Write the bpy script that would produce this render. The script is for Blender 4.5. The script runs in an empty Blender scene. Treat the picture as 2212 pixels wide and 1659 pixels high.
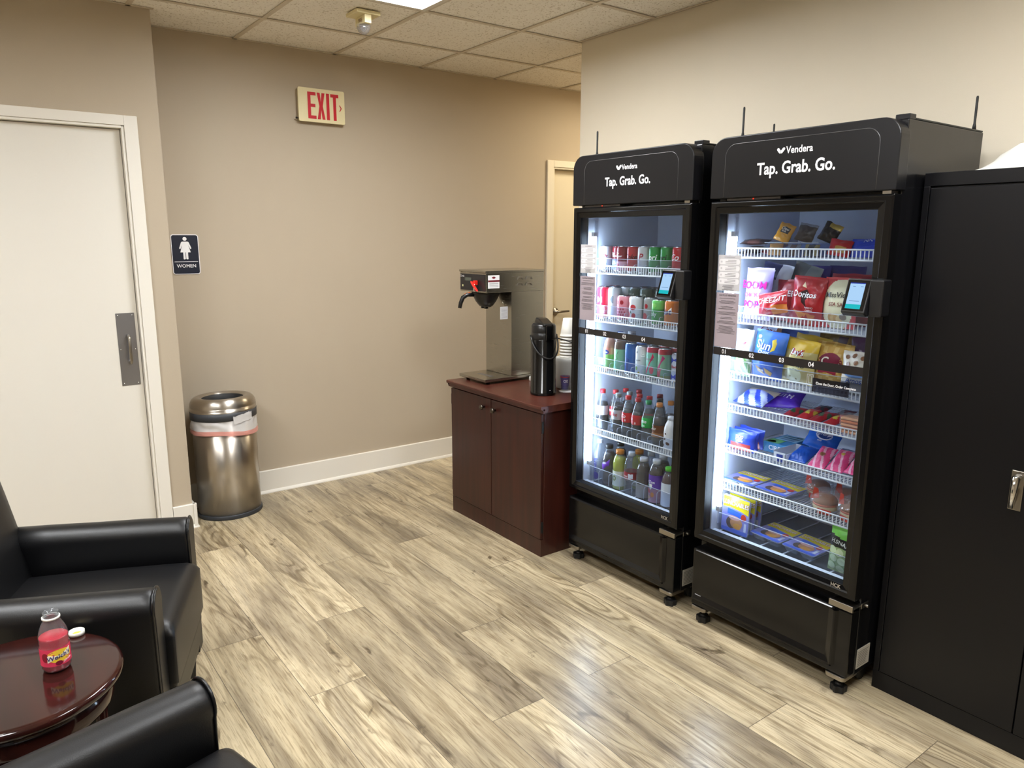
import bpy, math, random
from mathutils import Vector, Matrix, noise

R = math.radians
SC = bpy.context.scene
COL = SC.collection
rnd = random.Random(7)

# ------------------------------------------------------------------ camera
F_PX, YAW, PITCH, ROLL = 1600.8, 0.6378, 0.1950, 0.0015
fw = Vector((math.sin(YAW) * math.cos(PITCH), math.cos(YAW) * math.cos(PITCH), -math.sin(PITCH)))
r0 = Vector((math.cos(YAW), -math.sin(YAW), 0))
u0 = r0.cross(fw)
rt = r0 * math.cos(ROLL) + u0 * math.sin(ROLL)
up = -r0 * math.sin(ROLL) + u0 * math.cos(ROLL)
camd = bpy.data.cameras.new('camera')
camd.sensor_width = 36.0
camd.lens = F_PX / 2212 * 36.0
camd.clip_start = 0.02
cam = bpy.data.objects.new('camera', camd)
cam.matrix_world = Matrix(((rt.x, up.x, -fw.x, 0), (rt.y, up.y, -fw.y, 0), (rt.z, up.z, -fw.z, 1.62), (0, 0, 0, 1)))
COL.objects.link(cam)
SC.camera = cam

# ------------------------------------------------------------------ world, exposure
w = bpy.data.worlds.new('world')
SC.world = w
w.use_nodes = True
w.node_tree.nodes['Background'].inputs[0].default_value = (0.9, 0.85, 0.75, 1)
w.node_tree.nodes['Background'].inputs[1].default_value = 0.08
SC.view_settings.view_transform = 'Standard'
SC.view_settings.look = 'None'
SC.view_settings.gamma = 1
SC.view_settings.use_curve_mapping = False
SC.view_settings.exposure = 0.0
SC.cycles.max_bounces = 8
SC.cycles.diffuse_bounces = 5
SC.cycles.glossy_bounces = 4
SC.cycles.transparent_max_bounces = 24
SC.cycles.sample_clamp_indirect = 6
SC.cycles.caustics_reflective = False
SC.cycles.caustics_refractive = False
TROFFER, HALL, LED = 34.0, 17.0, 66.0     # light strengths: room troffers, hall lamp, cooler tubes

# ------------------------------------------------------------------ materials
MATS = {}
def lin(c):
    return c / 12.92 if c <= 0.04045 else ((c + 0.055) / 1.055) ** 2.4
def rgb(*c):
    if len(c) == 1 and isinstance(c[0], str):
        h = c[0]
        c = [int(h[i:i + 2], 16) for i in (0, 2, 4)]
    return tuple(lin(v / 255) for v in c) + (1,)
def mat(name, col='808080', rough=0.5, metal=0.0, spec=0.5, coat=0.0, bump=None, emit=None, trans=0.0):
    if name in MATS:
        return MATS[name]
    m = bpy.data.materials.new(name)
    m.use_nodes = True
    nt = m.node_tree
    b = nt.nodes['Principled BSDF']
    b.inputs['Base Color'].default_value = rgb(col)
    b.inputs['Roughness'].default_value = rough
    b.inputs['Metallic'].default_value = metal
    b.inputs['Specular IOR Level'].default_value = spec
    b.inputs['Coat Weight'].default_value = coat
    b.inputs['Transmission Weight'].default_value = trans
    if emit:
        b.inputs['Emission Color'].default_value = rgb(emit[0])
        b.inputs['Emission Strength'].default_value = emit[1]
    if bump:
        tc = nt.nodes.new('ShaderNodeTexCoord')
        n = nt.nodes.new('ShaderNodeTexNoise')
        n.inputs['Scale'].default_value = bump[0]
        n.inputs['Detail'].default_value = 4
        bp = nt.nodes.new('ShaderNodeBump')
        bp.inputs['Strength'].default_value = bump[1]
        bp.inputs['Distance'].default_value = bump[2] if len(bump) > 2 else 0.001
        nt.links.new(tc.outputs['Object'], n.inputs['Vector'])
        nt.links.new(n.outputs['Fac'], bp.inputs['Height'])
        nt.links.new(bp.outputs['Normal'], b.inputs['Normal'])
    MATS[name] = m
    return m
def C(hexc, rough=0.45, metal=0.0, spec=0.5):
    return mat('paint_%s_%d_%d' % (hexc, rough * 100, metal * 100), hexc, rough, metal, spec)
def clear(name, tint='ffffff', alpha=0.08, rough=0.03, body='ffffff', ior=1.45):
    """thin clear plastic or glass: mostly see-through, with a glossy skin"""
    if name in MATS:
        return MATS[name]
    m = bpy.data.materials.new(name)
    m.use_nodes = True
    nt = m.node_tree
    nt.nodes.remove(nt.nodes['Principled BSDF'])
    out = nt.nodes['Material Output']
    tr = nt.nodes.new('ShaderNodeBsdfTransparent'); tr.inputs[0].default_value = rgb(tint)
    df = nt.nodes.new('ShaderNodeBsdfDiffuse'); df.inputs[0].default_value = rgb(body)
    gl = nt.nodes.new('ShaderNodeBsdfGlossy'); gl.inputs['Roughness'].default_value = rough
    m1 = nt.nodes.new('ShaderNodeMixShader'); m1.inputs[0].default_value = alpha
    m2 = nt.nodes.new('ShaderNodeMixShader')
    fr = nt.nodes.new('ShaderNodeFresnel')      # same reflectance from both sides of the thin skin
    ge = nt.nodes.new('ShaderNodeNewGeometry'); ma = nt.nodes.new('ShaderNodeMath'); ma.operation = 'MULTIPLY_ADD'
    ma.inputs[1].default_value = -2; ma.inputs[2].default_value = 1
    mp = nt.nodes.new('ShaderNodeMath'); mp.operation = 'POWER'; mp.inputs[0].default_value = ior
    nt.links.new(ge.outputs['Backfacing'], ma.inputs[0]); nt.links.new(ma.outputs[0], mp.inputs[1]); nt.links.new(mp.outputs[0], fr.inputs[0])
    nt.links.new(tr.outputs[0], m1.inputs[1]); nt.links.new(df.outputs[0], m1.inputs[2])
    nt.links.new(m1.outputs[0], m2.inputs[1]); nt.links.new(gl.outputs[0], m2.inputs[2])
    nt.links.new(fr.outputs[0], m2.inputs[0]); nt.links.new(m2.outputs[0], out.inputs[0])
    MATS[name] = m
    return m
def nodes(name):
    m = bpy.data.materials.new(name); m.use_nodes = True
    MATS[name] = m
    nt = m.node_tree
    return m, nt, nt.nodes['Principled BSDF']
def N(nt, typ, **kw):
    n = nt.nodes.new(typ)
    for k, v in kw.items():
        if k.startswith('i_'):
            n.inputs[int(k[2:])].default_value = v
        else:
            setattr(n, k, v)
    return n
def ramp(nt, stops, interp='LINEAR'):
    n = nt.nodes.new('ShaderNodeValToRGB')
    n.color_ramp.interpolation = interp
    e = n.color_ramp.elements
    e[0].position, e[0].color = stops[0]
    e[1].position, e[1].color = stops[1]
    for p, c in stops[2:]:
        x = e.new(p); x.color = c
    return n

def wall_mat(name, col):
    m, nt, b = nodes(name)
    tc = N(nt, 'ShaderNodeTexCoord')
    n1 = N(nt, 'ShaderNodeTexNoise'); n1.inputs['Scale'].default_value = 1.3; n1.inputs['Detail'].default_value = 3
    mix = N(nt, 'ShaderNodeMixRGB', blend_type='MULTIPLY'); mix.inputs[0].default_value = 1
    rp = ramp(nt, [(0.3, (0.96, 0.96, 0.96, 1)), (0.7, (1.0, 1.0, 1.0, 1))])
    mix.inputs[1].default_value = rgb(col)
    n2 = N(nt, 'ShaderNodeTexNoise'); n2.inputs['Scale'].default_value = 260; n2.inputs['Detail'].default_value = 2
    bp = N(nt, 'ShaderNodeBump'); bp.inputs['Strength'].default_value = 0.25; bp.inputs['Distance'].default_value = 0.001
    L = nt.links.new
    L(tc.outputs['Object'], n1.inputs['Vector']); L(tc.outputs['Object'], n2.inputs['Vector'])
    L(n1.outputs['Fac'], rp.inputs[0]); L(rp.outputs[0], mix.inputs[2]); L(mix.outputs[0], b.inputs['Base Color'])
    L(n2.outputs['Fac'], bp.inputs['Height']); L(bp.outputs['Normal'], b.inputs['Normal'])
    b.inputs['Roughness'].default_value = 0.6
    b.inputs['Specular IOR Level'].default_value = 0.3
    return m
GREIGE = wall_mat('greige_wall_paint', 'b8ab97')
LIT_WALL = wall_mat('lit_wall_tan', 'dcd2be')  # lighter than the greige: the right wall's brighter light put into the colour
TRIM = mat('white_trim_paint', 'e6e2d8', 0.35)
DOORW = mat('white_door_paint', 'dfdbd1', 0.5, bump=(60, 0.15))

def ceiling_mat():
    m, nt, b = nodes('acoustic_ceiling_tile')
    L = nt.links.new
    tc = N(nt, 'ShaderNodeTexCoord')
    n = N(nt, 'ShaderNodeTexNoise'); n.inputs['Scale'].default_value = 95; n.inputs['Detail'].default_value = 2
    v = N(nt, 'ShaderNodeTexVoronoi'); v.inputs['Scale'].default_value = 75
    r1 = ramp(nt, [(0.33, rgb('cdc4b6')), (0.42, rgb('f6f2ea'))])
    r2 = ramp(nt, [(0.06, (0.45, 0.42, 0.36, 1)), (0.13, (1, 1, 1, 1))])
    mix = N(nt, 'ShaderNodeMixRGB', blend_type='MULTIPLY'); mix.inputs[0].default_value = 0.55
    L(tc.outputs['Object'], n.inputs['Vector']); L(tc.outputs['Object'], v.inputs['Vector'])
    L(n.outputs['Fac'], r1.inputs[0]); L(v.outputs['Distance'], r2.inputs[0])
    L(r1.outputs[0], mix.inputs[1]); L(r2.outputs[0], mix.inputs[2]); L(mix.outputs[0], b.inputs['Base Color'])
    bp = N(nt, 'ShaderNodeBump'); bp.inputs['Strength'].default_value = 0.5; bp.inputs['Distance'].default_value = 0.002
    L(n.outputs['Fac'], bp.inputs['Height']); L(bp.outputs['Normal'], b.inputs['Normal'])
    b.inputs['Roughness'].default_value = 0.9
    b.inputs['Specular IOR Level'].default_value = 0.1
    return m

def floor_mat():
    m, nt, b = nodes('vinyl_oak_planks')
    L = nt.links.new
    at = N(nt, 'ShaderNodeAttribute', attribute_name='plank')       # r: random, g: random, b: random
    uv = N(nt, 'ShaderNodeUVMap'); uv.uv_map = 'uv'                  # u across (m), v along (m), in the plank
    sep = N(nt, 'ShaderNodeSeparateXYZ'); L(uv.outputs[0], sep.inputs[0])
    sa = N(nt, 'ShaderNodeSeparateColor'); L(at.outputs['Color'], sa.inputs[0])
    def math_(op, a, b_=None, c=None):
        n = N(nt, 'ShaderNodeMath', operation=op)
        for i, x in enumerate((a, b_, c)):
            if x is None: continue
            if hasattr(x, 'links'): L(x, n.inputs[i])
            else: n.inputs[i].default_value = x
        return n.outputs[0]
    offx = math_('MULTIPLY', sa.outputs[0], 37.0)
    offy = math_('MULTIPLY', sa.outputs[1], 53.0)
    ux = math_('ADD', sep.outputs[0], offx)
    vy = math_('ADD', sep.outputs[1], offy)
    def coord(sx, sy, z=0.0):
        c = N(nt, 'ShaderNodeCombineXYZ')
        L(math_('MULTIPLY', ux, sx), c.inputs[0]); L(math_('MULTIPLY', vy, sy), c.inputs[1]); c.inputs[2].default_value = z
        return c.outputs[0]
    def nz(vec, scale, detail=3, rough=0.5, dist=0.0):
        n = N(nt, 'ShaderNodeTexNoise')
        n.inputs['Scale'].default_value = scale; n.inputs['Detail'].default_value = detail
        n.inputs['Roughness'].default_value = rough; n.inputs['Distortion'].default_value = dist
        L(vec, n.inputs['Vector'])
        return n.outputs['Fac']
    base = nz(coord(5.5, 0.95), 1.0, 2.5, 0.5, 0.35)                 # figure field: its contours are cathedral grain
    rings = math_('SINE', math_('MULTIPLY', base, 95.0))
    rings = math_('MULTIPLY_ADD', rings, 0.5, 0.5)
    fine = nz(coord(190, 9.0), 1.0, 3, 0.6)                          # fine long pores
    mid = nz(coord(36, 1.7, 3), 1.0, 5, 0.62, 0.5)                    # streaks
    broad = nz(coord(7.0, 0.95, 9), 1.0, 4, 0.58, 0.8)                # broad dark bands and light bands
    knot = nz(coord(10, 3.6, 17), 1.0, 5, 0.6, 1.2)
    cathm = N(nt, 'ShaderNodeMapRange'); cathm.inputs[1].default_value = 0.46; cathm.inputs[2].default_value = 0.60
    L(nz(coord(4.0, 0.8, 31), 1.0, 1), cathm.inputs[0])
    rp = ramp(nt, [(0.27, rgb('877b6a')), (0.42, rgb('a99d86')), (0.54, rgb('c8bb9f')), (0.72, rgb('ddd0b2'))])
    L(broad, rp.inputs[0])
    def mixc(mode, fac, a, c):
        n = N(nt, 'ShaderNodeMixRGB', blend_type=mode)
        for i, x in enumerate((fac, a, c)):
            if hasattr(x, 'links'): L(x, n.inputs[i])
            else: n.inputs[i].default_value = x
        return n.outputs[0]
    def rr(x, a, c, ca, cc):
        n = ramp(nt, [(a, ca), (c, cc)]); L(x, n.inputs[0]); return n.outputs[0]
    W1 = (1, 1, 1, 1)
    col = mixc('MULTIPLY', math_('MULTIPLY', cathm.outputs[0], 0.62), rp.outputs[0], rr(rings, 0.0, 0.40, rgb('998d7c'), W1))
    col = mixc('MULTIPLY', 0.62, col, rr(mid, 0.34, 0.54, rgb('a89c8c'), W1))
    col = mixc('MULTIPLY', 0.55, col, rr(fine, 0.36, 0.50, rgb('a3947e'), W1))
    col = mixc('MULTIPLY', 0.8, col, rr(knot, 0.29, 0.37, rgb('6a5c4c'), W1))
    tone = ramp(nt, [(0.0, rgb('dcd8d2')), (0.5, rgb('f0ece4')), (1.0, rgb('fffcf6'))]); L(sa.outputs[2], tone.inputs[0])
    col = mixc('MULTIPLY', 1.0, col, tone.outputs[0])
    # seams from the plank's own uv
    W, g = 0.2245, 0.0013
    s = math_('MINIMUM', sep.outputs[0], math_('SUBTRACT', W, sep.outputs[0]))
    e = math_('MINIMUM', sep.outputs[1], math_('SUBTRACT', 1.524, sep.outputs[1]))
    s = math_('MINIMUM', s, e)
    seam = N(nt, 'ShaderNodeMapRange'); seam.inputs[1].default_value = g * 0.5; seam.inputs[2].default_value = g * 1.3
    L(s, seam.inputs[0])
    col = mixc('MIX', seam.outputs[0], rgb('5b5042'), col)
    L(col, b.inputs['Base Color'])
    rg = N(nt, 'ShaderNodeMapRange'); rg.inputs[3].default_value = 0.33; rg.inputs[4].default_value = 0.24
    L(mid, rg.inputs[0]); L(rg.outputs[0], b.inputs['Roughness'])
    bp = N(nt, 'ShaderNodeBump'); bp.inputs['Strength'].default_value = 0.25; bp.inputs['Distance'].default_value = 0.0006
    hh = math_('ADD', math_('MULTIPLY', fine, 0.5), seam.outputs[0])
    L(hh, bp.inputs['Height']); L(bp.outputs['Normal'], b.inputs['Normal'])
    b.inputs['Specular IOR Level'].default_value = 0.5
    return m

def brushed(name, col, rough, axis_scale, aniso=0.0):
    m, nt, b = nodes(name)
    L = nt.links.new
    tc = N(nt, 'ShaderNodeTexCoord'); mp = N(nt, 'ShaderNodeMapping'); mp.inputs['Scale'].default_value = axis_scale
    n = N(nt, 'ShaderNodeTexNoise'); n.inputs['Scale'].default_value = 1; n.inputs['Detail'].default_value = 3
    r = N(nt, 'ShaderNodeMapRange'); r.inputs[3].default_value = rough - 0.02; r.inputs[4].default_value = rough + 0.03
    bp = N(nt, 'ShaderNodeBump'); bp.inputs['Strength'].default_value = 0.02; bp.inputs['Distance'].default_value = 0.0004
    L(tc.outputs['Object'], mp.inputs[0]); L(mp.outputs[0], n.inputs['Vector']); L(n.outputs['Fac'], r.inputs[0])
    L(r.outputs[0], b.inputs['Roughness']); L(n.outputs['Fac'], bp.inputs['Height']); L(bp.outputs['Normal'], b.inputs['Normal'])
    b.inputs['Base Color'].default_value = rgb(col); b.inputs['Metallic'].default_value = 1
    if aniso:
        tg = N(nt, 'ShaderNodeTangent'); tg.direction_type = 'RADIAL'; tg.axis = 'Z'
        b.inputs['Anisotropic'].default_value = aniso; b.inputs['Anisotropic Rotation'].default_value = 0.25
        L(tg.outputs[0], b.inputs['Tangent'])
    return m
STEEL = brushed('brushed_stainless', 'bab3a9', 0.30, (6, 6, 220), 0.75)
STEELH = brushed('brushed_steel_plate', '9a9a9e', 0.38, (220, 220, 6))
MACH = brushed('coffee_machine_stainless', 'a8a49a', 0.26, (8, 8, 260))
def wood_mat(name, a, c, rough, axis=(28, 28, 1.6)):
    m, nt, b = nodes(name)
    L = nt.links.new
    tc = N(nt, 'ShaderNodeTexCoord'); mp = N(nt, 'ShaderNodeMapping'); mp.inputs['Scale'].default_value = axis
    n = N(nt, 'ShaderNodeTexNoise'); n.inputs['Scale'].default_value = 1; n.inputs['Detail'].default_value = 5; n.inputs['Distortion'].default_value = 0.4
    r = ramp(nt, [(0.3, rgb(a)), (0.7, rgb(c))])
    L(tc.outputs['Object'], mp.inputs[0]); L(mp.outputs[0], n.inputs['Vector']); L(n.outputs['Fac'], r.inputs[0]); L(r.outputs[0], b.inputs['Base Color'])
    b.inputs['Roughness'].default_value = rough
    return m
MAHOG = wood_mat('mahogany_laminate', '2c120e', '3e1b14', 0.33)
MAHOGT = wood_mat('mahogany_laminate_top', '40201a', '532a20', 0.28, (28, 1.6, 28))
TABLEW = wood_mat('mahogany_gloss_veneer', '220e0c', '331511', 0.10, (20, 3, 20))
LEATHER = mat('black_leatherette', '0c0c0e', 0.42, 0, 0.5, bump=(420, 0.35, 0.0008))
PIPING = mat('black_piping', '08080a', 0.3)
BLK = mat('cooler_black_gloss', '0a0a0b', 0.16, 0, 0.38)
BLKM = mat('cooler_black_satin', '101013', 0.34, 0, 0.38)
BLKS = mat('cooler_side_black', '0f0f11', 0.22, 0, 0.42)
CABM = mat('cabinet_black_enamel', '0a0a0d', 0.36, 0, 0.30, bump=(30, 0.1))
RUB = mat('black_rubber', '101011', 0.6)
GREYP = mat('dark_grey_plastic', '2b2e33', 0.5)
CHROME = mat('chrome', 'd8d8d8', 0.12, 1)
NICKEL = mat('satin_nickel', 'a09a90', 0.3, 1)
LINER = mat('cooler_white_liner', 'c3c8d6', 0.45)
WIRE = mat('white_coated_wire', 'eef1f6', 0.35)
WHITE = mat('white_lettering', 'f4f4f6', 0.5)
WHITEP = mat('white_plastic', 'e2dfd6', 0.4)
GLASS = clear('cooler_door_glass', 'eef2f6', 0.0, 0.02, ior=1.28)
ACRYL = clear('clear_acrylic', 'f4f8ff', 0.02, 0.05, ior=1.16)
ACEDGE = clear('acrylic_edge', 'ffffff', 0.55, 0.1, 'dfe9f8')
PET = clear('clear_bottle_plastic', 'eef2f6', 0.06, 0.08)
FILM = clear('clear_film', 'ffffff', 0.10, 0.12)
CRATE = clear('clear_tray_plastic', 'f2f6fb', 0.22, 0.1, 'e6ebf4')

def emis(name, col, s):
    if name in MATS: return MATS[name]
    m = bpy.data.materials.new(name); m.use_nodes = True
    nt = m.node_tree; nt.nodes.remove(nt.nodes['Principled BSDF'])
    e = nt.nodes.new('ShaderNodeEmission'); e.inputs[0].default_value = col; e.inputs[1].default_value = s
    nt.links.new(e.outputs[0], nt.nodes['Material Output'].inputs[0])
    MATS[name] = m
    return m

# ------------------------------------------------------------------ mesh builder
class MB:
    def __init__(s, M=None):
        s.v = []; s.f = []; s.m = []; s.s = []; s.M = M; s.mats = []
    def mi(s, m):
        if m is None: return 0
        if m not in s.mats: s.mats.append(m)
        return s.mats.index(m)
    def add(s, vs, fs, m=None, smooth=False):
        o = len(s.v)
        s.v += [tuple(s.M @ Vector(x)) if s.M else tuple(x) for x in vs]
        k = 0 if isinstance(m, list) else s.mi(m)
        for i, f in enumerate(fs):
            s.f.append(tuple(a + o for a in f)); s.s.append(smooth)
            s.m.append(s.mi(m[i]) if isinstance(m, list) else k)
        return s
    def box(s, x0, x1, y0, y1, z0, z1, m=None):
        vs = [(x, y, z) for x in (x0, x1) for y in (y0, y1) for z in (z0, z1)]
        return s.add(vs, [(0, 1, 3, 2), (4, 6, 7, 5), (0, 4, 5, 1), (2, 3, 7, 6), (0, 2, 6, 4), (1, 5, 7, 3)], m)
    def quad(s, a, b, c, d, m=None):
        return s.add([a, b, c, d], [(0, 1, 2, 3)], m)
    def lathe(s, prof, c=(0, 0, 0), n=28, m=None, sx=1, sy=1, cap=True, smooth=True, axis=None):
        """prof: (r, z) or (r, z, mat) from the bottom up"""
        M2 = Matrix.Translation(c) @ (axis.to_matrix().to_4x4() if axis else Matrix())
        vs = []; fs = []; ms = []
        for p in prof:
            for i in range(n):
                a = 2 * math.pi * i / n
                vs.append(tuple(M2 @ Vector((p[0] * math.cos(a) * sx, p[0] * math.sin(a) * sy, p[1]))))
        for j in range(len(prof) - 1):
            mm = prof[j][2] if len(prof[j]) > 2 else m
            for i in range(n):
                k = (i + 1) % n
                fs.append((j * n + i, j * n + k, (j + 1) * n + k, (j + 1) * n + i)); ms.append(mm)
        if cap:
            if prof[0][0] > 1e-5: fs.append(tuple(range(n - 1, -1, -1))); ms.append(ms[0])
            if prof[-1][0] > 1e-5: fs.append(tuple((len(prof) - 1) * n + i for i in range(n))); ms.append(prof[-1][2] if len(prof[-1]) > 2 else m)
        return s.add(vs, fs, ms, smooth)
    def tube(s, pts, r, n=8, m=None, closed=False, cap=True):
        pts = [Vector(p) for p in pts]
        k = len(pts); vs = []; fs = []
        prev = None
        for i, p in enumerate(pts):
            a = pts[(i - 1) % k] if (closed or i > 0) else p
            b = pts[(i + 1) % k] if (closed or i < k - 1) else p
            t = (b - a).normalized()
            if prev is None:
                u = t.orthogonal().normalized()
            else:
                u = (prev - t * prev.dot(t))
                u = u.normalized() if u.length > 1e-6 else t.orthogonal().normalized()
            prev = u
            q = t.cross(u)
            rr = r[i] if isinstance(r, (list, tuple)) else r
            for j in range(n):
                an = 2 * math.pi * j / n
                vs.append(tuple(p + (u * math.cos(an) + q * math.sin(an)) * rr))
        for i in range(k if closed else k - 1):
            i2 = (i + 1) % k
            for j in range(n):
                j2 = (j + 1) % n
                fs.append((i * n + j, i * n + j2, i2 * n + j2, i2 * n + j))
        if cap and not closed:
            fs.append(tuple(range(n - 1, -1, -1))); fs.append(tuple((k - 1) * n + j for j in range(n)))
        return s.add(vs, fs, m, True)
    def prism(s, poly, o, ux, uy, d, m=None, smooth=False):
        """poly in the (ux,uy) plane at o, extruded along d"""
        o, ux, uy, d = Vector(o), Vector(ux), Vector(uy), Vector(d)
        n = len(poly)
        a = [o + ux * p[0] + uy * p[1] for p in poly]
        vs = [tuple(p) for p in a] + [tuple(p + d) for p in a]
        fs = [tuple(range(n)), tuple(range(2 * n - 1, n - 1, -1))]
        fs += [(i, i + n, (i + 1) % n + n, (i + 1) % n) for i in range(n)]
        return s.add(vs, fs, m, smooth)
    def text(s, body, size, o, ux, uy, m, align='CENTER', bold=0.0, fn=None, depth=0.0, xs=1.0, shear=0.0):
        """lettering; fn maps (x, y) of the glyph plane to a point when given"""
        vs0, fs0 = glyphs(body, align, bold, shear)
        o = Vector(o); ux = Vector(ux); uy = Vector(uy)
        if fn: vs = [tuple(fn(a * size * xs, b * size)) for a, b in vs0]
        else:
            nn = ux.cross(uy)
            vs = [tuple(o + ux * (a * size * xs) + uy * (b * size) + nn * depth) for a, b in vs0]
        return s.add(vs, fs0, m)
GL = {}
def glyphs(body, align, bold, shear):
    k = (body, align, bold, shear)
    if k not in GL:
        cu = bpy.data.curves.new('t', 'FONT')
        cu.body = body; cu.align_x = align; cu.align_y = 'CENTER'; cu.offset = bold; cu.shear = shear; cu.resolution_u = 3
        ob = bpy.data.objects.new('t', cu)
        me = bpy.data.meshes.new_from_object(ob)
        GL[k] = ([(v.co.x, v.co.y) for v in me.vertices], [tuple(p.vertices) for p in me.polygons])
        bpy.data.objects.remove(ob); bpy.data.curves.remove(cu); bpy.data.meshes.remove(me)
    return GL[k]

WM = {}
def obj(name, mb, m=None, parent=None, bevel=0.0, seg=2, sub=0, origin=None, label=None, recalc=True):
    me = bpy.data.meshes.new(name)
    T = None
    vs = mb.v
    if origin is not None:
        o = Vector(origin)
        vs = [tuple(Vector(v) - o) for v in mb.v]
    me.from_pydata(vs, [], mb.f)
    if mb.mats and not (len(mb.mats) == 1 and mb.mats[0] is None):
        for x in mb.mats: me.materials.append(x if x is not None else m)
        me.polygons.foreach_set('material_index', mb.m)
    elif m: me.materials.append(m)
    me.polygons.foreach_set('use_smooth', mb.s)
    me.update()
    if recalc:
        import bmesh
        bm = bmesh.new(); bm.from_mesh(me)
        bmesh.ops.recalc_face_normals(bm, faces=bm.faces)
        bm.to_mesh(me); bm.free()
    ob = bpy.data.objects.new(name, me)
    COL.objects.link(ob)
    if origin is not None: ob.location = origin
    if parent is not None:
        ob.parent = parent
        if parent.name in WM:
            ob.matrix_parent_inverse = WM[parent.name].inverted()
        if label: ob['label'] = label
    if bevel:
        b = ob.modifiers.new('bevel', 'BEVEL'); b.width = bevel; b.segments = seg; b.limit_method = 'ANGLE'; b.angle_limit = R(40)
        b.harden_normals = False
    if sub:
        x = ob.modifiers.new('sub', 'SUBSURF'); x.levels = sub; x.render_levels = sub
    return ob
def smooth(ob):
    for p in ob.data.polygons: p.use_smooth = True
    return ob
def tag(o, label, cat, group=None):
    o['label'] = label; o['category'] = cat
    if group: o['group'] = group
    return o
def thing(name, label, cat, loc=(0, 0, 0), rz=0.0, group=None, world=True, rx=0.0, ry=0.0):
    """Empty at the base. world=True: its parts are given in world coordinates."""
    o = bpy.data.objects.new(name, None)
    COL.objects.link(o)
    o.empty_display_size = 0.05
    o.location = loc; o.rotation_euler = (rx, ry, rz)
    tag(o, label, cat, group)
    if world:
        WM[o.name] = Matrix.Translation(loc) @ o.rotation_euler.to_matrix().to_4x4()
    return o
def struct(name, mb, m=None, **k):
    o = obj(name, mb, m, **k); o['kind'] = 'structure'
    return o
def dup(root, loc, rz=None, label=None, group=None):
    r = root.copy(); COL.objects.link(r); r.location = loc
    if rz is not None: r.rotation_euler = (root.rotation_euler[0], root.rotation_euler[1], rz)
    if label: r['label'] = label
    if group: r['group'] = group
    for ch in list(root.children):
        c = ch.copy(); COL.objects.link(c); c.parent = r
        for g in list(ch.children):
            d = g.copy(); COL.objects.link(d); d.parent = c
    if 'settle' in globals(): settle(r)
    return r
def rrect(w_, h_, r_, n=6, corners=(1, 1, 1, 1)):
    """rounded rectangle, centred; corners: tr, tl, bl, br"""
    out = []
    for k, (cx, cy, a0) in enumerate(((1, 1, 0), (-1, 1, 90), (-1, -1, 180), (1, -1, 270))):
        if corners[k]:
            for i in range(n + 1):
                a = R(a0 + 90 * i / n)
                out.append((cx * (w_ / 2 - r_) + r_ * math.cos(a), cy * (h_ / 2 - r_) + r_ * math.sin(a)))
        else: out.append((cx * w_ / 2, cy * h_ / 2))
    return out

# ------------------------------------------------------------------ the room
CEIL, YB, YL, XW = 2.737, 4.612, 4.285, 3.069
XC = 0.92            # corner of the wall with the white door
YC = 3.467           # end of the wall behind the coolers
X0, X1, Y0 = -2.6, 6.6, -2.6

def build_floor():
    W, LN = 0.2245, 1.524
    offs = {-2: 2.355, -1: 2.850, 0: 1.852, 1: 2.405, 2: 1.860, 3: 2.838, 4: 2.427, -3: 2.885, -4: 3.369}
    mb = MB(); cols = []; uvs = []
    for c in range(-20, 26):
        xa = 1.2915 + c * W
        if xa > X1 or xa + W < X0: continue
        off = offs.get(c, rnd.random() * LN)
        k0 = math.floor((Y0 - off) / LN)
        y = off + k0 * LN
        while y < YB + 0.02:
            a = rnd.random(), rnd.random(), rnd.random()
            ya, yb = y, y + LN
            xa_, xb_ = max(xa, X0), min(xa + W, X1)
            y1_, y2_ = max(ya, Y0), min(yb, YB + 0.02)
            mb.quad((xa_, y1_, 0), (xb_, y1_, 0), (xb_, y2_, 0), (xa_, y2_, 0))
            cols.append(a)
            uvs.append([(xa_ - xa, y1_ - ya), (xb_ - xa, y1_ - ya), (xb_ - xa, y2_ - ya), (xa_ - xa, y2_ - ya)])
            y += LN
    o = struct('floor', mb, floor_mat(), recalc=False)
    me = o.data
    at = me.attributes.new('plank', 'FLOAT_COLOR', 'CORNER')
    uv = me.uv_layers.new(name='uv')
    for p, c, u in zip(me.polygons, cols, uvs):
        for i, li in enumerate(p.loop_indices):
            at.data[li].color = (c[0], c[1], c[2], 1)
            uv.data[li].uv = u[i]
build_floor()

# troffers: (x0, x1, y0, y1)
GX, GY, T = 2.039, 4.105, 0.61
troffers = [(GX - T, GX, GY - 3 * T, GY - T), (GX - T, GX, GY - 7 * T, GY - 5 * T), (GX - 5 * T, GX - 4 * T, GY - 7 * T, GY - 5 * T), (GX - 5 * T, GX - 4 * T, GY - 4 * T, GY - 2 * T)]
hall = (GX + 3 * T, GX + 5 * T, GY - T, GY)

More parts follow.
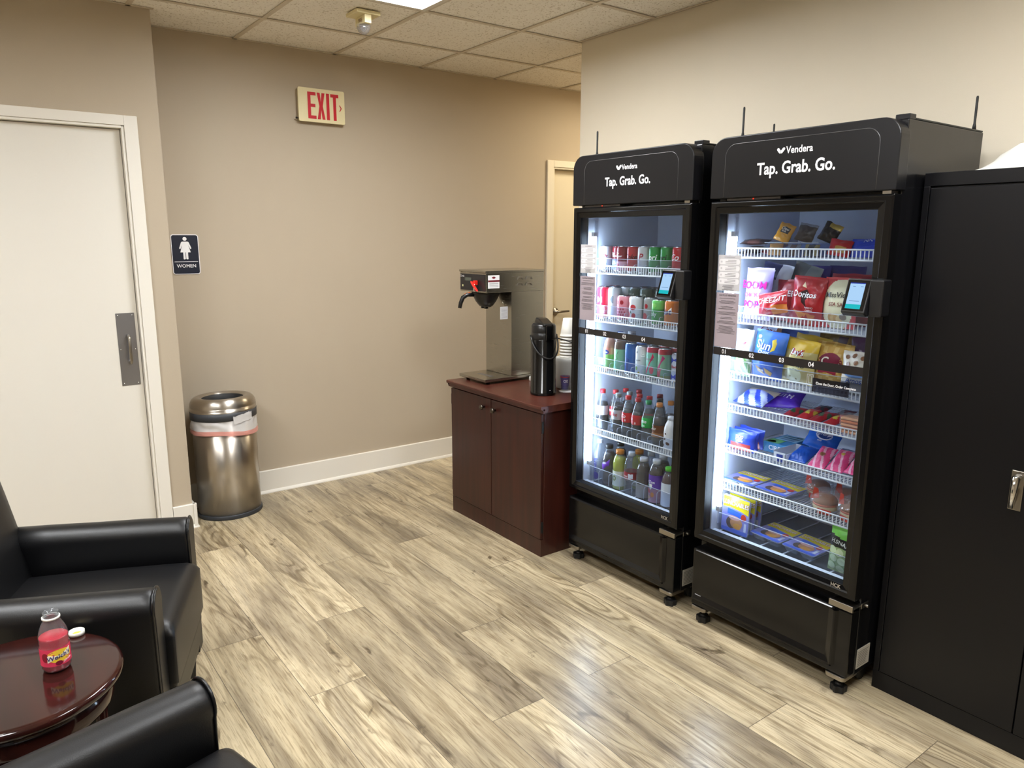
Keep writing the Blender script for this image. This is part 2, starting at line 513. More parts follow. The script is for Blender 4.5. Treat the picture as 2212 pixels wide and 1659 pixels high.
def build_ceiling():
    mb = MB()
    tile = ceiling_mat()
    tee = mat('ceiling_tee_paint', 'cfc4b2', 0.5)
    lights = troffers + [hall]
    def lit(xa, ya):
        return any(a - 0.01 < xa + T / 2 < b + 0.01 and c - 0.01 < ya + T / 2 < d + 0.01 for a, b, c, d in lights)
    i0, i1 = -8, 8; j0, j1 = -11, 1
    for i in range(i0, i1):
        for j in range(j0, j1 + 1):
            xa, ya = GX + i * T, GY + j * T
            if lit(xa, ya): continue
            a, b = max(xa, X0), min(xa + T, X1); c, d = max(ya, Y0), min(ya + T, YB)
            if a < b and c < d:
                mb.quad((a, c, CEIL + 0.004), (a, d, CEIL + 0.004), (b, d, CEIL + 0.004), (b, c, CEIL + 0.004), tile)
    for i in range(i0, i1 + 1):
        x = GX + i * T
        if X0 < x < X1: mb.box(x - 0.012, x + 0.012, Y0, YB, CEIL - 0.002, CEIL + 0.002, tee)
    for j in range(j0, j1 + 1):
        y = GY + j * T
        if Y0 < y < YB: mb.box(X0, X1, y - 0.012, y + 0.012, CEIL - 0.0025, CEIL + 0.0015, tee)
    # wall angle strips
    mb.box(XC, X1, YB - 0.016, YB, CEIL - 0.002, CEIL + 0.002, tee)
    mb.box(XW - 0.016, XW, Y0, YC, CEIL - 0.002, CEIL + 0.002, tee)
    mb.box(X0, XC + 0.016, YL - 0.016, YL, CEIL - 0.002, CEIL + 0.002, tee)
    mb.box(X0, X1, Y0, YB, CEIL + 0.09, CEIL + 0.1, tee)
    struct('ceiling', mb, recalc=False)
build_ceiling()

def troffer(b, s, col, label):
    x0, x1, y0, y1 = b
    t = thing('ceiling_light', label, 'ceiling light', ((x0 + x1) / 2, (y0 + y1) / 2, CEIL))
    m = MB(); k = 0.03
    rs = [(0.004, CEIL + 0.001), (0.004, CEIL - 0.004), (k, CEIL - 0.004), (k + 0.012, CEIL + 0.045)]
    vs = []; fs = []
    for q, z in rs: vs += [(x0 + q, y0 + q, z), (x1 - q, y0 + q, z), (x1 - q, y1 - q, z), (x0 + q, y1 - q, z)]
    for a in range(3):
        for b_ in range(4): fs.append((a * 4 + b_, a * 4 + (b_ + 1) % 4, a * 4 + 4 + (b_ + 1) % 4, a * 4 + 4 + b_))
    m.add(vs, fs)
    obj('frame', m, mat('light_frame_white', 'd9d5ca', 0.4), t)
    m = MB().box(x0 + k + .011, x1 - k - .011, y0 + k + .011, y1 - k - .011, CEIL + 0.0445, CEIL + 0.050)
    obj('diffuser', m, emis('troffer_%s' % s, col, s), t)
for i, b in enumerate(troffers):
    troffer(b, TROFFER, (0.97, 0.985, 1.0, 1),
            ['white fluorescent ceiling light panel above the exit sign area', 'white ceiling light panel behind the viewer on the cooler side',
             'white ceiling light panel behind the viewer over the lounge', 'white ceiling light panel over the armchairs'][i])
troffer(hall, HALL, (1.0, 0.86, 0.62, 1), 'warm ceiling light panel in the hall beyond the coolers')

# walls
struct('wall_back', MB().prism([(XC - 0.15, 0), (3.81, 0), (3.81, 2.155), (4.72, 2.155), (4.72, 0), (X1, 0), (X1, CEIL), (XC - 0.15, CEIL)], (0, YB, 0), (1, 0, 0), (0, 0, 1), (0, 0.12, 0)), GREIGE)
DX0, DX1, DZ = -0.166, 0.748, 2.163
struct('wall_left', MB().prism([(X0, 0), (DX0, 0), (DX0, DZ), (DX1, DZ), (DX1, 0), (XC, 0), (XC, CEIL), (X0, CEIL)], (0, YL, 0), (1, 0, 0), (0, 0, 1), (0, 0.326, 0)).box(DX0, DX1, YL + 0.12, YL + 0.32, 0, DZ), GREIGE)
struct('wall_right', MB().box(XW, XW + 0.13, Y0, YC, 0, CEIL), LIT_WALL, bevel=0.004)
struct('wall_hall', MB().box(XW + 0.13, X1, YC - 0.12, YC, 0, CEIL), GREIGE)
struct('wall_hall_end', MB().box(X1, X1 + 0.1, YC - 0.12, YB + 0.12, 0, CEIL), GREIGE)
struct('wall_front', MB().box(X0, XW + 0.13, Y0 - 0.1, Y0, 0, CEIL), GREIGE)
struct('wall_far_left', MB().box(X0 - 0.1, X0, Y0 - 0.1, YL + 0.3, 0, CEIL), GREIGE)

def base_prof(h=0.14):
    return [(0, 0), (0.026, 0), (0.026, 0.006), (0.020, 0.016), (0.015, 0.020), (0.015, h - 0.003), (0.012, h), (0, h)]
def baseboard(name, a, b, n, h=0.14):
    a, b, n = Vector(a), Vector(b), Vector(n)
    mb = MB(); mb.prism(base_prof(h), a, n, (0, 0, 1), b - a)
    struct(name, mb, TRIM)
baseboard('baseboard_back', (XC + 0.001, YB - 0.0005, 0), (3.745, YB - 0.0005, 0), (0, -1, 0), 0.15)
baseboard('baseboard_left', (0.816, YL - 0.0005, 0), (XC + 0.02, YL - 0.0005, 0), (0, -1, 0))
baseboard('baseboard_corner', (XC + 0.0005, YL - 0.024, 0), (XC + 0.0005, YB - 0.03, 0), (1, 0, 0))
baseboard('baseboard_right', (XW - 0.0005, Y0, 0), (XW - 0.0005, YC, 0), (-1, 0, 0))

# white door in the left wall
cw = 0.065
def casing(x0, x1, ztop, y, left=True):
    m = MB()
    prof = [(0, 0), (cw, 0), (cw, -0.016), (cw - 0.008, -0.020), (0.008, -0.014), (0, -0.012)]
    m.box(x1 + 0.003, x1 + cw, y - 0.019, y - .0005, 0, ztop + 0.052)
    if left: m.box(x0 - cw, x0 - 0.003, y - 0.019, y - .0005, 0, ztop + 0.052)
    m.box(x0 - 0.003, x1 + 0.003, y - 0.019, y - .0005, ztop + 0.003, ztop + 0.052)
    # stop / jamb inside the opening
    m.box(x1 - 0.010, x1 + 0.003, y - 0.012, y + 0.10, 0, ztop)
    m.box(x0 - 0.003, x0 + 0.010, y - 0.012, y + 0.10, 0, ztop)
    m.box(x0 + 0.01, x1 - 0.01, y - 0.012, y + 0.10, ztop - 0.010, ztop + 0.003)
    return m
struct('trim_1', casing(DX0, DX1, DZ, YL), TRIM, bevel=0.0025)
d1 = struct('door_1', MB().box(DX0 + 0.013, DX1 - 0.013, YL + 0.028, YL + 0.07, 0.012, DZ - 0.013), DOORW)
m = MB().prism(rrect(0.089, 0.383, 0.002), (0.677, YL + 0.0275, 1.039), (1, 0, 0), (0, 0, 1), (0, -0.0015, 0))
pp = obj('pull_plate', m, STEELH, d1, label='grey steel pull plate')
m = MB()
for dx in (-0.034, 0.034):
    for z in (1.039 + 0.18, 1.039, 1.039 - 0.18):
        m.lathe([(0.0035, 0), (0.0028, 0.0012), (0.0001, 0.0016)], (0.677 + dx, YL + 0.026, z), 10, CHROME, axis=Matrix.Rotation(R(90), 3, 'X').to_quaternion())
obj('screws', m, CHROME, pp)
m = MB()
yy = YL + 0.026
m.tube([(0.682, yy, 1.112), (0.682, yy - 0.022, 1.112), (0.682, yy - 0.032, 1.108), (0.682, yy - 0.037, 1.098), (0.682, yy - 0.037, 0.985), (0.682, yy - 0.032, 0.974), (0.682, yy - 0.022, 0.970), (0.682, yy, 0.970)], 0.0075, 10, NICKEL)
obj('handle', m, NICKEL, d1, label='satin metal D-shaped pull handle')

# hall door at the end of the back wall
struct('trim_2', casing(3.81, 4.72, 2.155, YB), mat('hall_trim_paint', 'e4ddcb', 0.4), bevel=0.0025)
d2 = struct('door_2', MB().box(3.822, 4.708, YB + 0.035, YB + 0.08, 0.01, 2.142), mat('hall_door_paint', 'ddd3bb', 0.5))
m = MB(); q = Matrix.Rotation(R(90), 3, 'X').to_quaternion()
m.lathe([(0.033, 0), (0.033, 0.006), (0.028, 0.012), (0.012, 0.014), (0.012, 0.045)], (3.875, YB + 0.0345, 1.03), 20, NICKEL, axis=q)
m.tube([(3.875, YB - 0.008, 1.03), (3.89, YB - 0.012, 1.031), (3.99, YB - 0.010, 1.030)], [0.011, 0.010, 0.008], 10, NICKEL)
obj('handle', m, NICKEL, d2, label='satin metal lever handle')
# the wall's return behind the left wall's end shows no more than its baseboard

# ------------------------------------------------------------------ things on walls and ceiling
def exit_sign():
    x0, x1, z0, z1 = 1.773, 2.073, 2.315, 2.513
    t = thing('exit_sign', 'cream exit sign with red letters on the back wall', 'exit sign', ((x0 + x1) / 2, YB, (z0 + z1) / 2))
    cx, cz = (x0 + x1) / 2, (z0 + z1) / 2
    CR = mat('aged_cream_plastic', 'eadfb4', 0.4)
    obj('housing', MB().prism(rrect(x1 - x0 - 0.01, z1 - z0 - 0.01, 0.008), (cx, YB - 0.001, cz), (1, 0, 0), (0, 0, 1), (0, -0.035, 0)), mat('cream_housing', 'b8ae93', 0.45), t)
    obj('face', MB().prism(rrect(x1 - x0, z1 - z0, 0.010), (cx, YB - 0.035, cz), (1, 0, 0), (0, 0, 1), (0, -0.010, 0)), CR, t, bevel=0.002)
    m = MB(); y = YB - 0.0458; h = 0.155; zb = cz - h / 2 - 0.002
    RED = mat('exit_red', 'c41428', 0.4)
    def p(poly): m.prism(poly, (0, y, zb), (1, 0, 0), (0, 0, 1), (0, -0.0012, 0), RED)
    s = 0.019
    x = 1.832; w_ = 0.052
    p([(x, 0), (x + w_, 0), (x + w_, s), (x + s, s), (x + s, h / 2 - s / 2), (x + w_ - .004, h / 2 - s / 2), (x + w_ - .004, h / 2 + s / 2), (x + s, h / 2 + s / 2), (x + s, h - s), (x + w_, h - s), (x + w_, h), (x, h)])
    x = 1.892; w_ = 0.050
    p([(x, 0), (x + s, 0), (x + w_ / 2, h * 0.36), (x + w_ - s, 0), (x + w_, 0), (x + w_ / 2 + 0.011, h / 2), (x + w_, h), (x + w_ - s, h), (x + w_ / 2, h * 0.64), (x + s, h), (x, h), (x + w_ / 2 - 0.011, h / 2)])
    x = 1.952
    p([(x, 0), (x + s, 0), (x + s, h), (x, h)])
    x = 1.980; w_ = 0.052
    p([(x + w_ / 2 - s / 2, 0), (x + w_ / 2 + s / 2, 0), (x + w_ / 2 + s / 2, h - s), (x + w_, h - s), (x + w_, h), (x, h), (x, h - s), (x + w_ / 2 - s / 2, h - s)])
    obj('letters', m, RED, t, label='red EXIT letters')
    m = MB(); zc = cz - 0.004
    m.prism([(2.036, -0.018), (2.041, -0.018), (2.052, 0), (2.041, 0.018), (2.036, 0.018), (2.046, 0)], (0, y, zc), (1, 0, 0), (0, 0, 1), (0, -0.0012, 0), RED)
    obj('arrow', m, RED, t, label='small red arrow pointing to the hall')
    obj('test_button', MB().lathe([(0.004, 0), (0.004, 0.012), (0.006, 0.013), (0.006, 0.018), (0.0001, 0.02)], (x0 + 0.004, YB - 0.03, z0 + 0.018), 10, RUB, axis=Matrix.Rotation(R(-90), 3, 'Y').to_quaternion()), RUB, t)
exit_sign()

def women_sign():
    cx, cz, y = 1.070, 1.522, YB
    t = thing('restroom_sign', 'dark blue women restroom sign with white figure on the back wall', 'sign', (cx, y, cz))
    obj('rim', MB().prism(rrect(0.150, 0.226, 0.014), (cx, y - 0.0005, cz), (1, 0, 0), (0, 0, 1), (0, -0.004, 0)), WHITE, t)
    NV = mat('navy_sign', '12182b', 0.35)
    obj('plate', MB().prism(rrect(0.142, 0.218, 0.011), (cx, y - 0.0043, cz), (1, 0, 0), (0, 0, 1), (0, -0.0015, 0)), NV, t)
    m = MB(); yy = y - 0.006; d = (0, -0.0012, 0)
    def p(poly): m.prism(poly, (cx, yy, cz), (1, 0, 0), (0, 0, 1), d, WHITE)
    p([(0.011 * math.cos(a * R(20)), 0.088 + 0.011 * math.sin(a * R(20))) for a in range(18)])
    p([(-0.016, 0.073), (0.016, 0.073), (0.021, 0.068), (0.033, 0.036), (0.031, 0.031), (0.026, 0.032), (0.016, 0.055), (0.028, 0.012), (0.013, 0.012), (0.013, -0.026), (0.009, -0.029), (0.0015, -0.026), (0.0015, 0.012),
       (-0.0015, 0.012), (-0.0015, -0.026), (-0.009, -0.029), (-0.013, -0.026), (-0.013, 0.012), (-0.028, 0.012), (-0.016, 0.055), (-0.026, 0.032), (-0.031, 0.031), (-0.033, 0.036), (-0.021, 0.068)])
    obj('pictogram', m, WHITE, t, label='white figure of a woman')
    obj('divider_line', MB().box(cx - 0.064, cx + 0.064, yy - 0.001, yy, cz - 0.0425, cz - 0.040), WHITE, t)
    obj('lettering', MB().text('WOMEN', 0.027, (cx, yy - 0.0008, cz - 0.066), (1, 0, 0), (0, 0, 1), WHITE, bold=0.012), WHITE, t, recalc=False, label='white WOMEN lettering')
women_sign()

def strobe():
    x, y, z = 1.80, 3.70, CEIL
    t = thing('fire_strobe', 'cream fire alarm strobe with clear dome on the ceiling', 'fire alarm', (x, y, z))
    CR = mat('strobe_cream', 'e8dcae', 0.4)
    obj('plate', MB().box(x - 0.065, x + 0.065, y - 0.065, y + 0.065, z - 0.020, z - 0.0025), CR, t, bevel=0.003)
    obj('lamp_body', MB().box(x - 0.018, x + 0.018, y - 0.055, y + 0.055, z - 0.060, z - 0.020), CR, t, bevel=0.002)
    obj('lettering', MB().text('FIRE', 0.024, (x - 0.0188, y - 0.002, z - 0.041), (0, -1, 0), (0, 0, 1), mat('strobe_letters', '6b3a26', 0.5), bold=0.01), None, t, recalc=False)
    obj('dome', MB().lathe([(0.0005, -0.045), (0.015, -0.041), (0.027, -0.031), (0.034, -0.014), (0.036, 0)], (x, y, z - 0.060), 20, clear('strobe_dome_clear', 'e8e8ea', 0.18, 0.05, 'b8b8bc'), cap=False), None, t)
    obj('reflector', MB().lathe([(0.006, -0.030), (0.014, -0.020), (0.024, -0.0005)], (x, y, z - 0.060), 14, CHROME), CHROME, t)
strobe()

# ------------------------------------------------------------------ bin
def trash():
    cx, cy = 1.163, 4.415
    ry = 0.88
    t = thing('trash_can', 'oval stainless steel trash can with liner beside the door wall', 'trash can', (cx, cy, 0))
    def L(name, prof, m, **k):
        return obj(name, MB().lathe(prof, (cx, cy, 0), 56, m, sy=ry, **k.pop('lk', {})), m, t, **k)
    L('base_ring', [(0.182, 0.0), (0.184, 0.004), (0.184, 0.022), (0.180, 0.026)], GREYP)
    L('body', [(0.178, 0.024), (0.178, 0.60)], STEEL)
    BAND = mat('bin_band_charcoal', '33363b', 0.5)
    L('band', [(0.180, 0.588), (0.186, 0.590), (0.186, 0.634), (0.180, 0.636)], BAND)
    prof = [(0.184, 0.634), (0.184, 0.652)]
    for i in range(29):
        a = R(180 * i / 28)
        prof.append((0.142 + 0.042 * math.cos(a), 0.652 + 0.062 * max(0, math.sin(a)) ** 0.8))
    L('lid', prof[:24], STEEL, lk={'cap': False})
    L('opening', [(0.0001, 0.628), (0.098, 0.629), (0.099, 0.652)] + [(a - 0.0002, b) for a, b in prof[22:][::-1]], mat('bin_opening_shade', '17181a', 0.6), lk={'cap': False})  # inner lip and hole bottom coloured dark for the shade inside
    # liner: crumpled bag edge with a pink drawstring hem
    def skirt(z0, z1, r, amp, m, name, ph):
        n, k = 96, 6
        vs = []; fs = []
        for j in range(k + 1):
            for i in range(n):
                a = 2 * math.pi * i / n
                nz = noise.noise(Vector((math.cos(a) * 4 + ph, math.sin(a) * 4, j * 0.35)))
                sag = 0.012 * math.sin(a * 1.0 - 0.9) + 0.006 * math.sin(3 * a + 1)
                z = z1 + (z0 - z1) * j / k + sag * (j / k if ph == 0 else 1)
                rr_ = r + amp * nz + 0.003 * j / k
                vs.append((cx + rr_ * math.cos(a), cy + rr_ * ry * math.sin(a), z))
        for j in range(k):
            for i in range(n):
                i2 = (i + 1) % n
                fs.append((j * n + i, j * n + i2, (j + 1) * n + i2, (j + 1) * n + i))
        mb = MB(); mb.add(vs, fs, m, True)
        return obj(name, mb, m, t)
    LN_ = clear('bin_liner_film', 'e9e9ec', 0.68, 0.3, 'efedec')
    PK = clear('pink_hem_film', 'f0c8c0', 0.75, 0.3, 'e2a095')
    ln = skirt(0.532, 0.592, 0.182, 0.009, LN_, 'liner', 0)
    h = skirt(0.508, 0.533, 0.1855, 0.003, PK, 'liner_hem', 5)
    m = MB()
    pts = []
    n, k = 12, 5
    vs = []; fs = []
    for j in range(k + 1):
        for i in range(n + 1):
            a = R(-88 + 38 * i / n)
            r_ = 0.190 + 0.004 * noise.noise(Vector((i * 0.6, j * 0.9, 3)))
            z = 0.572 + 0.014 * i / n + 0.045 * j / k - 0.010 * abs(noise.noise(Vector((i * 0.4, j, 0))))
            vs.append((cx + r_ * math.cos(a), cy + r_ * ry * math.sin(a), z))
    for j in range(k):
        for i in range(n):
            a = j * (n + 1) + i
            fs.append((a, a + 1, a + n + 2, a + n + 1))
    m.add(vs, fs, LN_, True)
    obj('liner_flap', m, LN_, t, label='white plastic bag flap over the dark band')
trash()

# ------------------------------------------------------------------ credenza
def credenza():
    xf, xb, y0, y1, zt = 2.25, 2.80, 2.79, 3.638, 0.80
    t = thing('credenza', 'dark mahogany two-door cabinet holding the coffee maker', 'cabinet', ((xf + xb) / 2, (y0 + y1) / 2, 0))
    obj('carcass', MB().box(xf + 0.02, xb, y0, y1, 0.0, 0.765), MAHOG, t, bevel=0.002)
    obj('plinth', MB().box(xf + 0.004, xf + 0.021, y0, y1, 0.0, 0.092), MAHOG, t)
    m = MB()
    m.prism([(0, 0.762), (0.012, 0.762), (0.012, 0.775), (-0.006, 0.782), (-0.015, 0.785), (-0.015, zt - 0.003), (-0.012, zt), (-0.0001, zt), (-0.0001, 0.785), (0, 0.785)], (xf, y0 - 0.015, 0), (1, 0, 0), (0, 0, 1), (0, y1 - y0 + 0.04, 0))
    m.box(xf + 0.0121, xb, y0 - 0.015, y1 + 0.025, 0.766, zt)
    m.box(xf - 0.0001, xf + 0.0121, y0 - 0.0149, y1 + 0.0249, 0.786, zt)
    obj('top', m, MAHOGT, t)
    for a, b, ky, nm in ((3.230, 3.636, 3.293, 'a'), (2.792, 3.226, 3.187, 'b')):
        d = obj('door', MB().box(xf, xf + 0.0185, a, b, 0.096, 0.757), MAHOG, t, bevel=0.003)
        kb = MB().lathe([(0.006, 0), (0.006, 0.012), (0.013, 0.016), (0.0155, 0.022), (0.013, 0.028), (0.004, 0.031), (0.0001, 0.0312)], (xf + 0.001, ky, 0.705), 18, mat('pewter_knob', '5b544c', 0.3, 1), axis=Matrix.Rotation(R(-90), 3, 'Y').to_quaternion())
        obj('knob', kb, None, d)
    for y in (3.6385, 2.7915):
        for z in (0.16, 0.69):
            obj('hinge', MB().box(xf + 0.003, xf + 0.016, y - 0.003, y + 0.003, z - 0.03, z + 0.03), RUB, t)
credenza()
ZT = 0.80

def coffee_maker():
    x0, x1, y0, y1 = 2.335, 2.745, 3.392, 3.655
    t = thing('coffee_maker', 'stainless steel coffee brewer with red lever on the credenza', 'coffee maker', ((x0 + x1) / 2, (y0 + y1) / 2, ZT))
    head = obj('head', MB().box(x0, x1, y0, y1, 1.318, 1.428), MACH, t, bevel=0.002)
    obj('top_cover', MB().box(x0 - 0.006, x1 + 0.002, y0 - 0.003, y1 + 0.003, 1.4285, 1.440), MACH, t, bevel=0.002)
    obj('column', MB().box(2.512, x1, y0 + 0.002, y1 - 0.002, 0.832, 1.318), MACH, t, bevel=0.003)
    obj('seam_strip', MB().box(2.508, 2.514, y0 - 0.001, y0 + 0.016, 0.834, 1.316), MACH, t)
    obj('base_plate', MB().box(x0 - 0.012, x1 - 0.01, y0 - 0.004, y1 + 0.004, 0.815, 0.832), MACH, t, bevel=0.002)
    for a in (x0 + 0.03, x1 - 0.05):
        for b in (y0 + 0.03, y1 - 0.03):
            obj('foot', MB().lathe([(0.012, ZT + 0.0003), (0.012, 0.815)], (a, b, 0), 12, RUB), RUB, t)
    obj('warmer_mark', MB().box(2.40, 2.43, y0 + 0.06, y1 - 0.07, 0.832, 0.8325), STEELH, t)
    # front control panel (faces -x)
    p = obj('control_panel', MB().box(x0 - 0.002, x0 + 0.001, y0 + 0.006, y1 - 0.004, 1.326, 1.418), mat('panel_black', '17171b', 0.35), t)
    O = x0 - 0.0025
    ux, uy = (0, -1, 0), (0, 0, 1)
    obj('display', MB().box(O - 0.001, O + 0.0005, 3.535, 3.60, 1.380, 1.398), mat('lcd_grey', '4a5048', 0.2), p)
    obj('lettering', MB().text('Curtis', 0.017, (O - 0.0005, 3.63, 1.405), ux, uy, WHITE, shear=0.3), None, p, recalc=False)
    obj('button', MB().box(O - 0.002, O, 3.618, 3.628, 1.345, 1.356), mat('button_green', 'c9c78e', 0.4), p)
    # faucet: steel stem and red lever
    obj('faucet', MB().box(O - 0.022, O, 3.472, 3.486, 1.322, 1.366), CHROME, t, bevel=0.003)
    m = MB()
    m.prism([(0, 0), (0.020, 0.002), (0.055, 0.012), (0.062, 0.020), (0.055, 0.026), (0.018, 0.020), (0, 0.018)], (O - 0.02, 3.492, 1.368), (0, -1, -0.9), (0, 0.25, 0.75), (-0.014, 0, 0))
    m.box(O - 0.020, O, 3.470, 3.490, 1.360, 1.384)
    obj('lever', m, mat('lever_red', 'd12318', 0.35), t, bevel=0.002, label='bright red tap lever')
    # side label and louvres (side faces -y)
    s = obj('side_label', MB().box(2.348, 2.425, y0 - 0.001, y0 + 0.0005, 1.343, 1.415), WHITE, t, label='white service sticker with dark red stripe')
    MR = mat('sticker_maroon', '6c1c28', 0.4)
    m = MB().box(2.348, 2.425, y0 - 0.0014, y0 - 0.001, 1.378, 1.388, MR)
    m.prism([(0.012 * math.cos(R(a)), 0.006 * math.sin(R(a))) for a in range(0, 360, 20)], (2.386, y0 - 0.001, 1.402), (1, 0, 0), (0, 0, 1), (0, -0.0006, 0), MR)
    for z in (1.371, 1.366, 1.357, 1.351): m.box(2.356, 2.417, y0 - 0.0013, y0 - 0.001, z, z + 0.0018, mat('print_grey', '6a6a6e', 0.5))
    obj('print', m, None, s)
    for i in range(2):
        for j in range(2):
            xx, zz = 2.545 + i * 0.062, 1.386 - j * 0.034
            m = MB().prism([(0, 0), (0.006, 0.014), (0.012, 0.018), (0.038, 0.018), (0.044, 0.014), (0.050, 0), (0.043, 0), (0.036, 0.009), (0.014, 0.009), (0.007, 0)], (xx, y0 - 0.0003, zz), (1, 0, 0), (0, 0, 1), (0, -0.006, 0))
            obj('louvre', m, NICKEL, t, bevel=0.002)
    # brew basket
    BP = mat('basket_black', '141416', 0.3)
    cx, cy = 2.425, 3.525
    b = obj('brew_basket', MB().lathe([(0.030, 1.232), (0.040, 1.236), (0.060, 1.262), (0.078, 1.30), (0.084, 1.316)], (cx, cy, 0), 30, BP), BP, t)
    obj('drip_spout', MB().box(cx - 0.03, cx - 0.018, cy - 0.006, cy + 0.006, 1.222, 1.235).box(cx - 0.008, cx + 0.010, cy - 0.008, cy + 0.008, 1.218, 1.233).box(cx + 0.022, cx + 0.034, cy - 0.006, cy + 0.006, 1.226, 1.236), BP, b)
    m = MB().tube([(cx - 0.070, cy + 0.02, 1.300), (cx - 0.105, cy + 0.035, 1.300), (cx - 0.128, cy + 0.045, 1.285), (cx - 0.140, cy + 0.05, 1.255), (cx - 0.146, cy + 0.052, 1.225)], [0.012, 0.012, 0.013, 0.012, 0.011], 12, BP)
    obj('handle', m, BP, b)
    obj('handle_inlay', MB().tube([(cx - 0.088, cy + 0.028, 1.311), (cx - 0.118, cy + 0.041, 1.301)], 0.006, 8), mat('inlay_orange', 'b0552c', 0.4), b, label='orange inlay on the handle')
    # hanging paper tag
    g = obj('paper_tag', MB().box(2.440, 2.492, 3.404, 3.4055, 1.165, 1.236), mat('tag_paper', 'cfcfd2', 0.6), t, label='small printed paper tag hanging under the head')
    m = MB()
    for k in range(9): m.box(2.446, 2.486, 3.4033, 3.404, 1.172 + k * 0.007, 1.1735 + k * 0.007)
    obj('print', m, mat('tag_print', '85858c', 0.6), g)
    obj('tag_wire', MB().tube([(2.466, 3.406, 1.236), (2.468, 3.42, 1.262), (2.47, 3.45, 1.30)], 0.0008, 6), CHROME, t)
coffee_maker()

def airpot():
    cx, cy = 2.447, 3.022
    t = thing('airpot', 'black push-button coffee airpot with loop handle on the credenza', 'airpot', (cx, cy, ZT))
    G = mat('airpot_black_gloss', '0c0c0d', 0.12)
    S = mat('airpot_black_satin', '151516', 0.3)
    obj('body', MB().lathe([(0.066, ZT + 0.0005), (0.069, ZT + 0.004), (0.069, ZT + 0.016), (0.0675, ZT + 0.018), (0.0675, 1.095), (0.065, 1.10)], (cx, cy, 0), 48, G), G, t)
    obj('collar', MB().lathe([(0.0665, 1.098), (0.0675, 1.102), (0.0665, 1.130), (0.065, 1.132), (0.0655, 1.134), (0.064, 1.168), (0.056, 1.178)], (cx, cy, 0), 48, S), S, t)
    # lid with the press plate and the spout facing the viewer side
    d = Vector((-0.30, -0.954, 0)); s = Vector((0.954, -0.30, 0)); o = Vector((cx, cy, 0))
    m = MB()
    m.prism([(-0.060, 1.166), (0.066, 1.166), (0.070, 1.178), (0.058, 1.184), (-0.010, 1.203), (-0.045, 1.206), (-0.058, 1.190)], o - s * 0.028, d, (0, 0, 1), s * 0.056)
    obj('press_lid', m, S, t, bevel=0.005, seg=3)
    m = MB().prism([(0.05, 1.085), (0.074, 1.095), (0.080, 1.125), (0.078, 1.172), (0.060, 1.178), (0.05, 1.172)], o - s * 0.017, d, (0, 0, 1), s * 0.034)
    obj('spout', m, G, t, bevel=0.004)
    pts = []
    for i in range(21):
        a = R(-90 + 180 * i / 20)
        p = o + s * (0.0735 * math.sin(a)) + d * (0.092 * math.cos(a)) ; 
        p.z = 1.118 - 0.115 * math.cos(a) ** 0.8 if abs(math.cos(a)) > 1e-6 else 1.118
        pts.append(p)
    obj('carry_handle', MB().tube(pts, 0.0045, 10), S, t)
    obj('label_dot', MB().lathe([(0.0025, 0), (0.0001, 0.0012)], o + d * 0.0685 + s * 0.012 + Vector((0, 0, ZT + 0.03)), 8, WHITE, axis=Matrix.Rotation(R(90), 3, 'X').to_quaternion()), WHITE, t)
airpot()

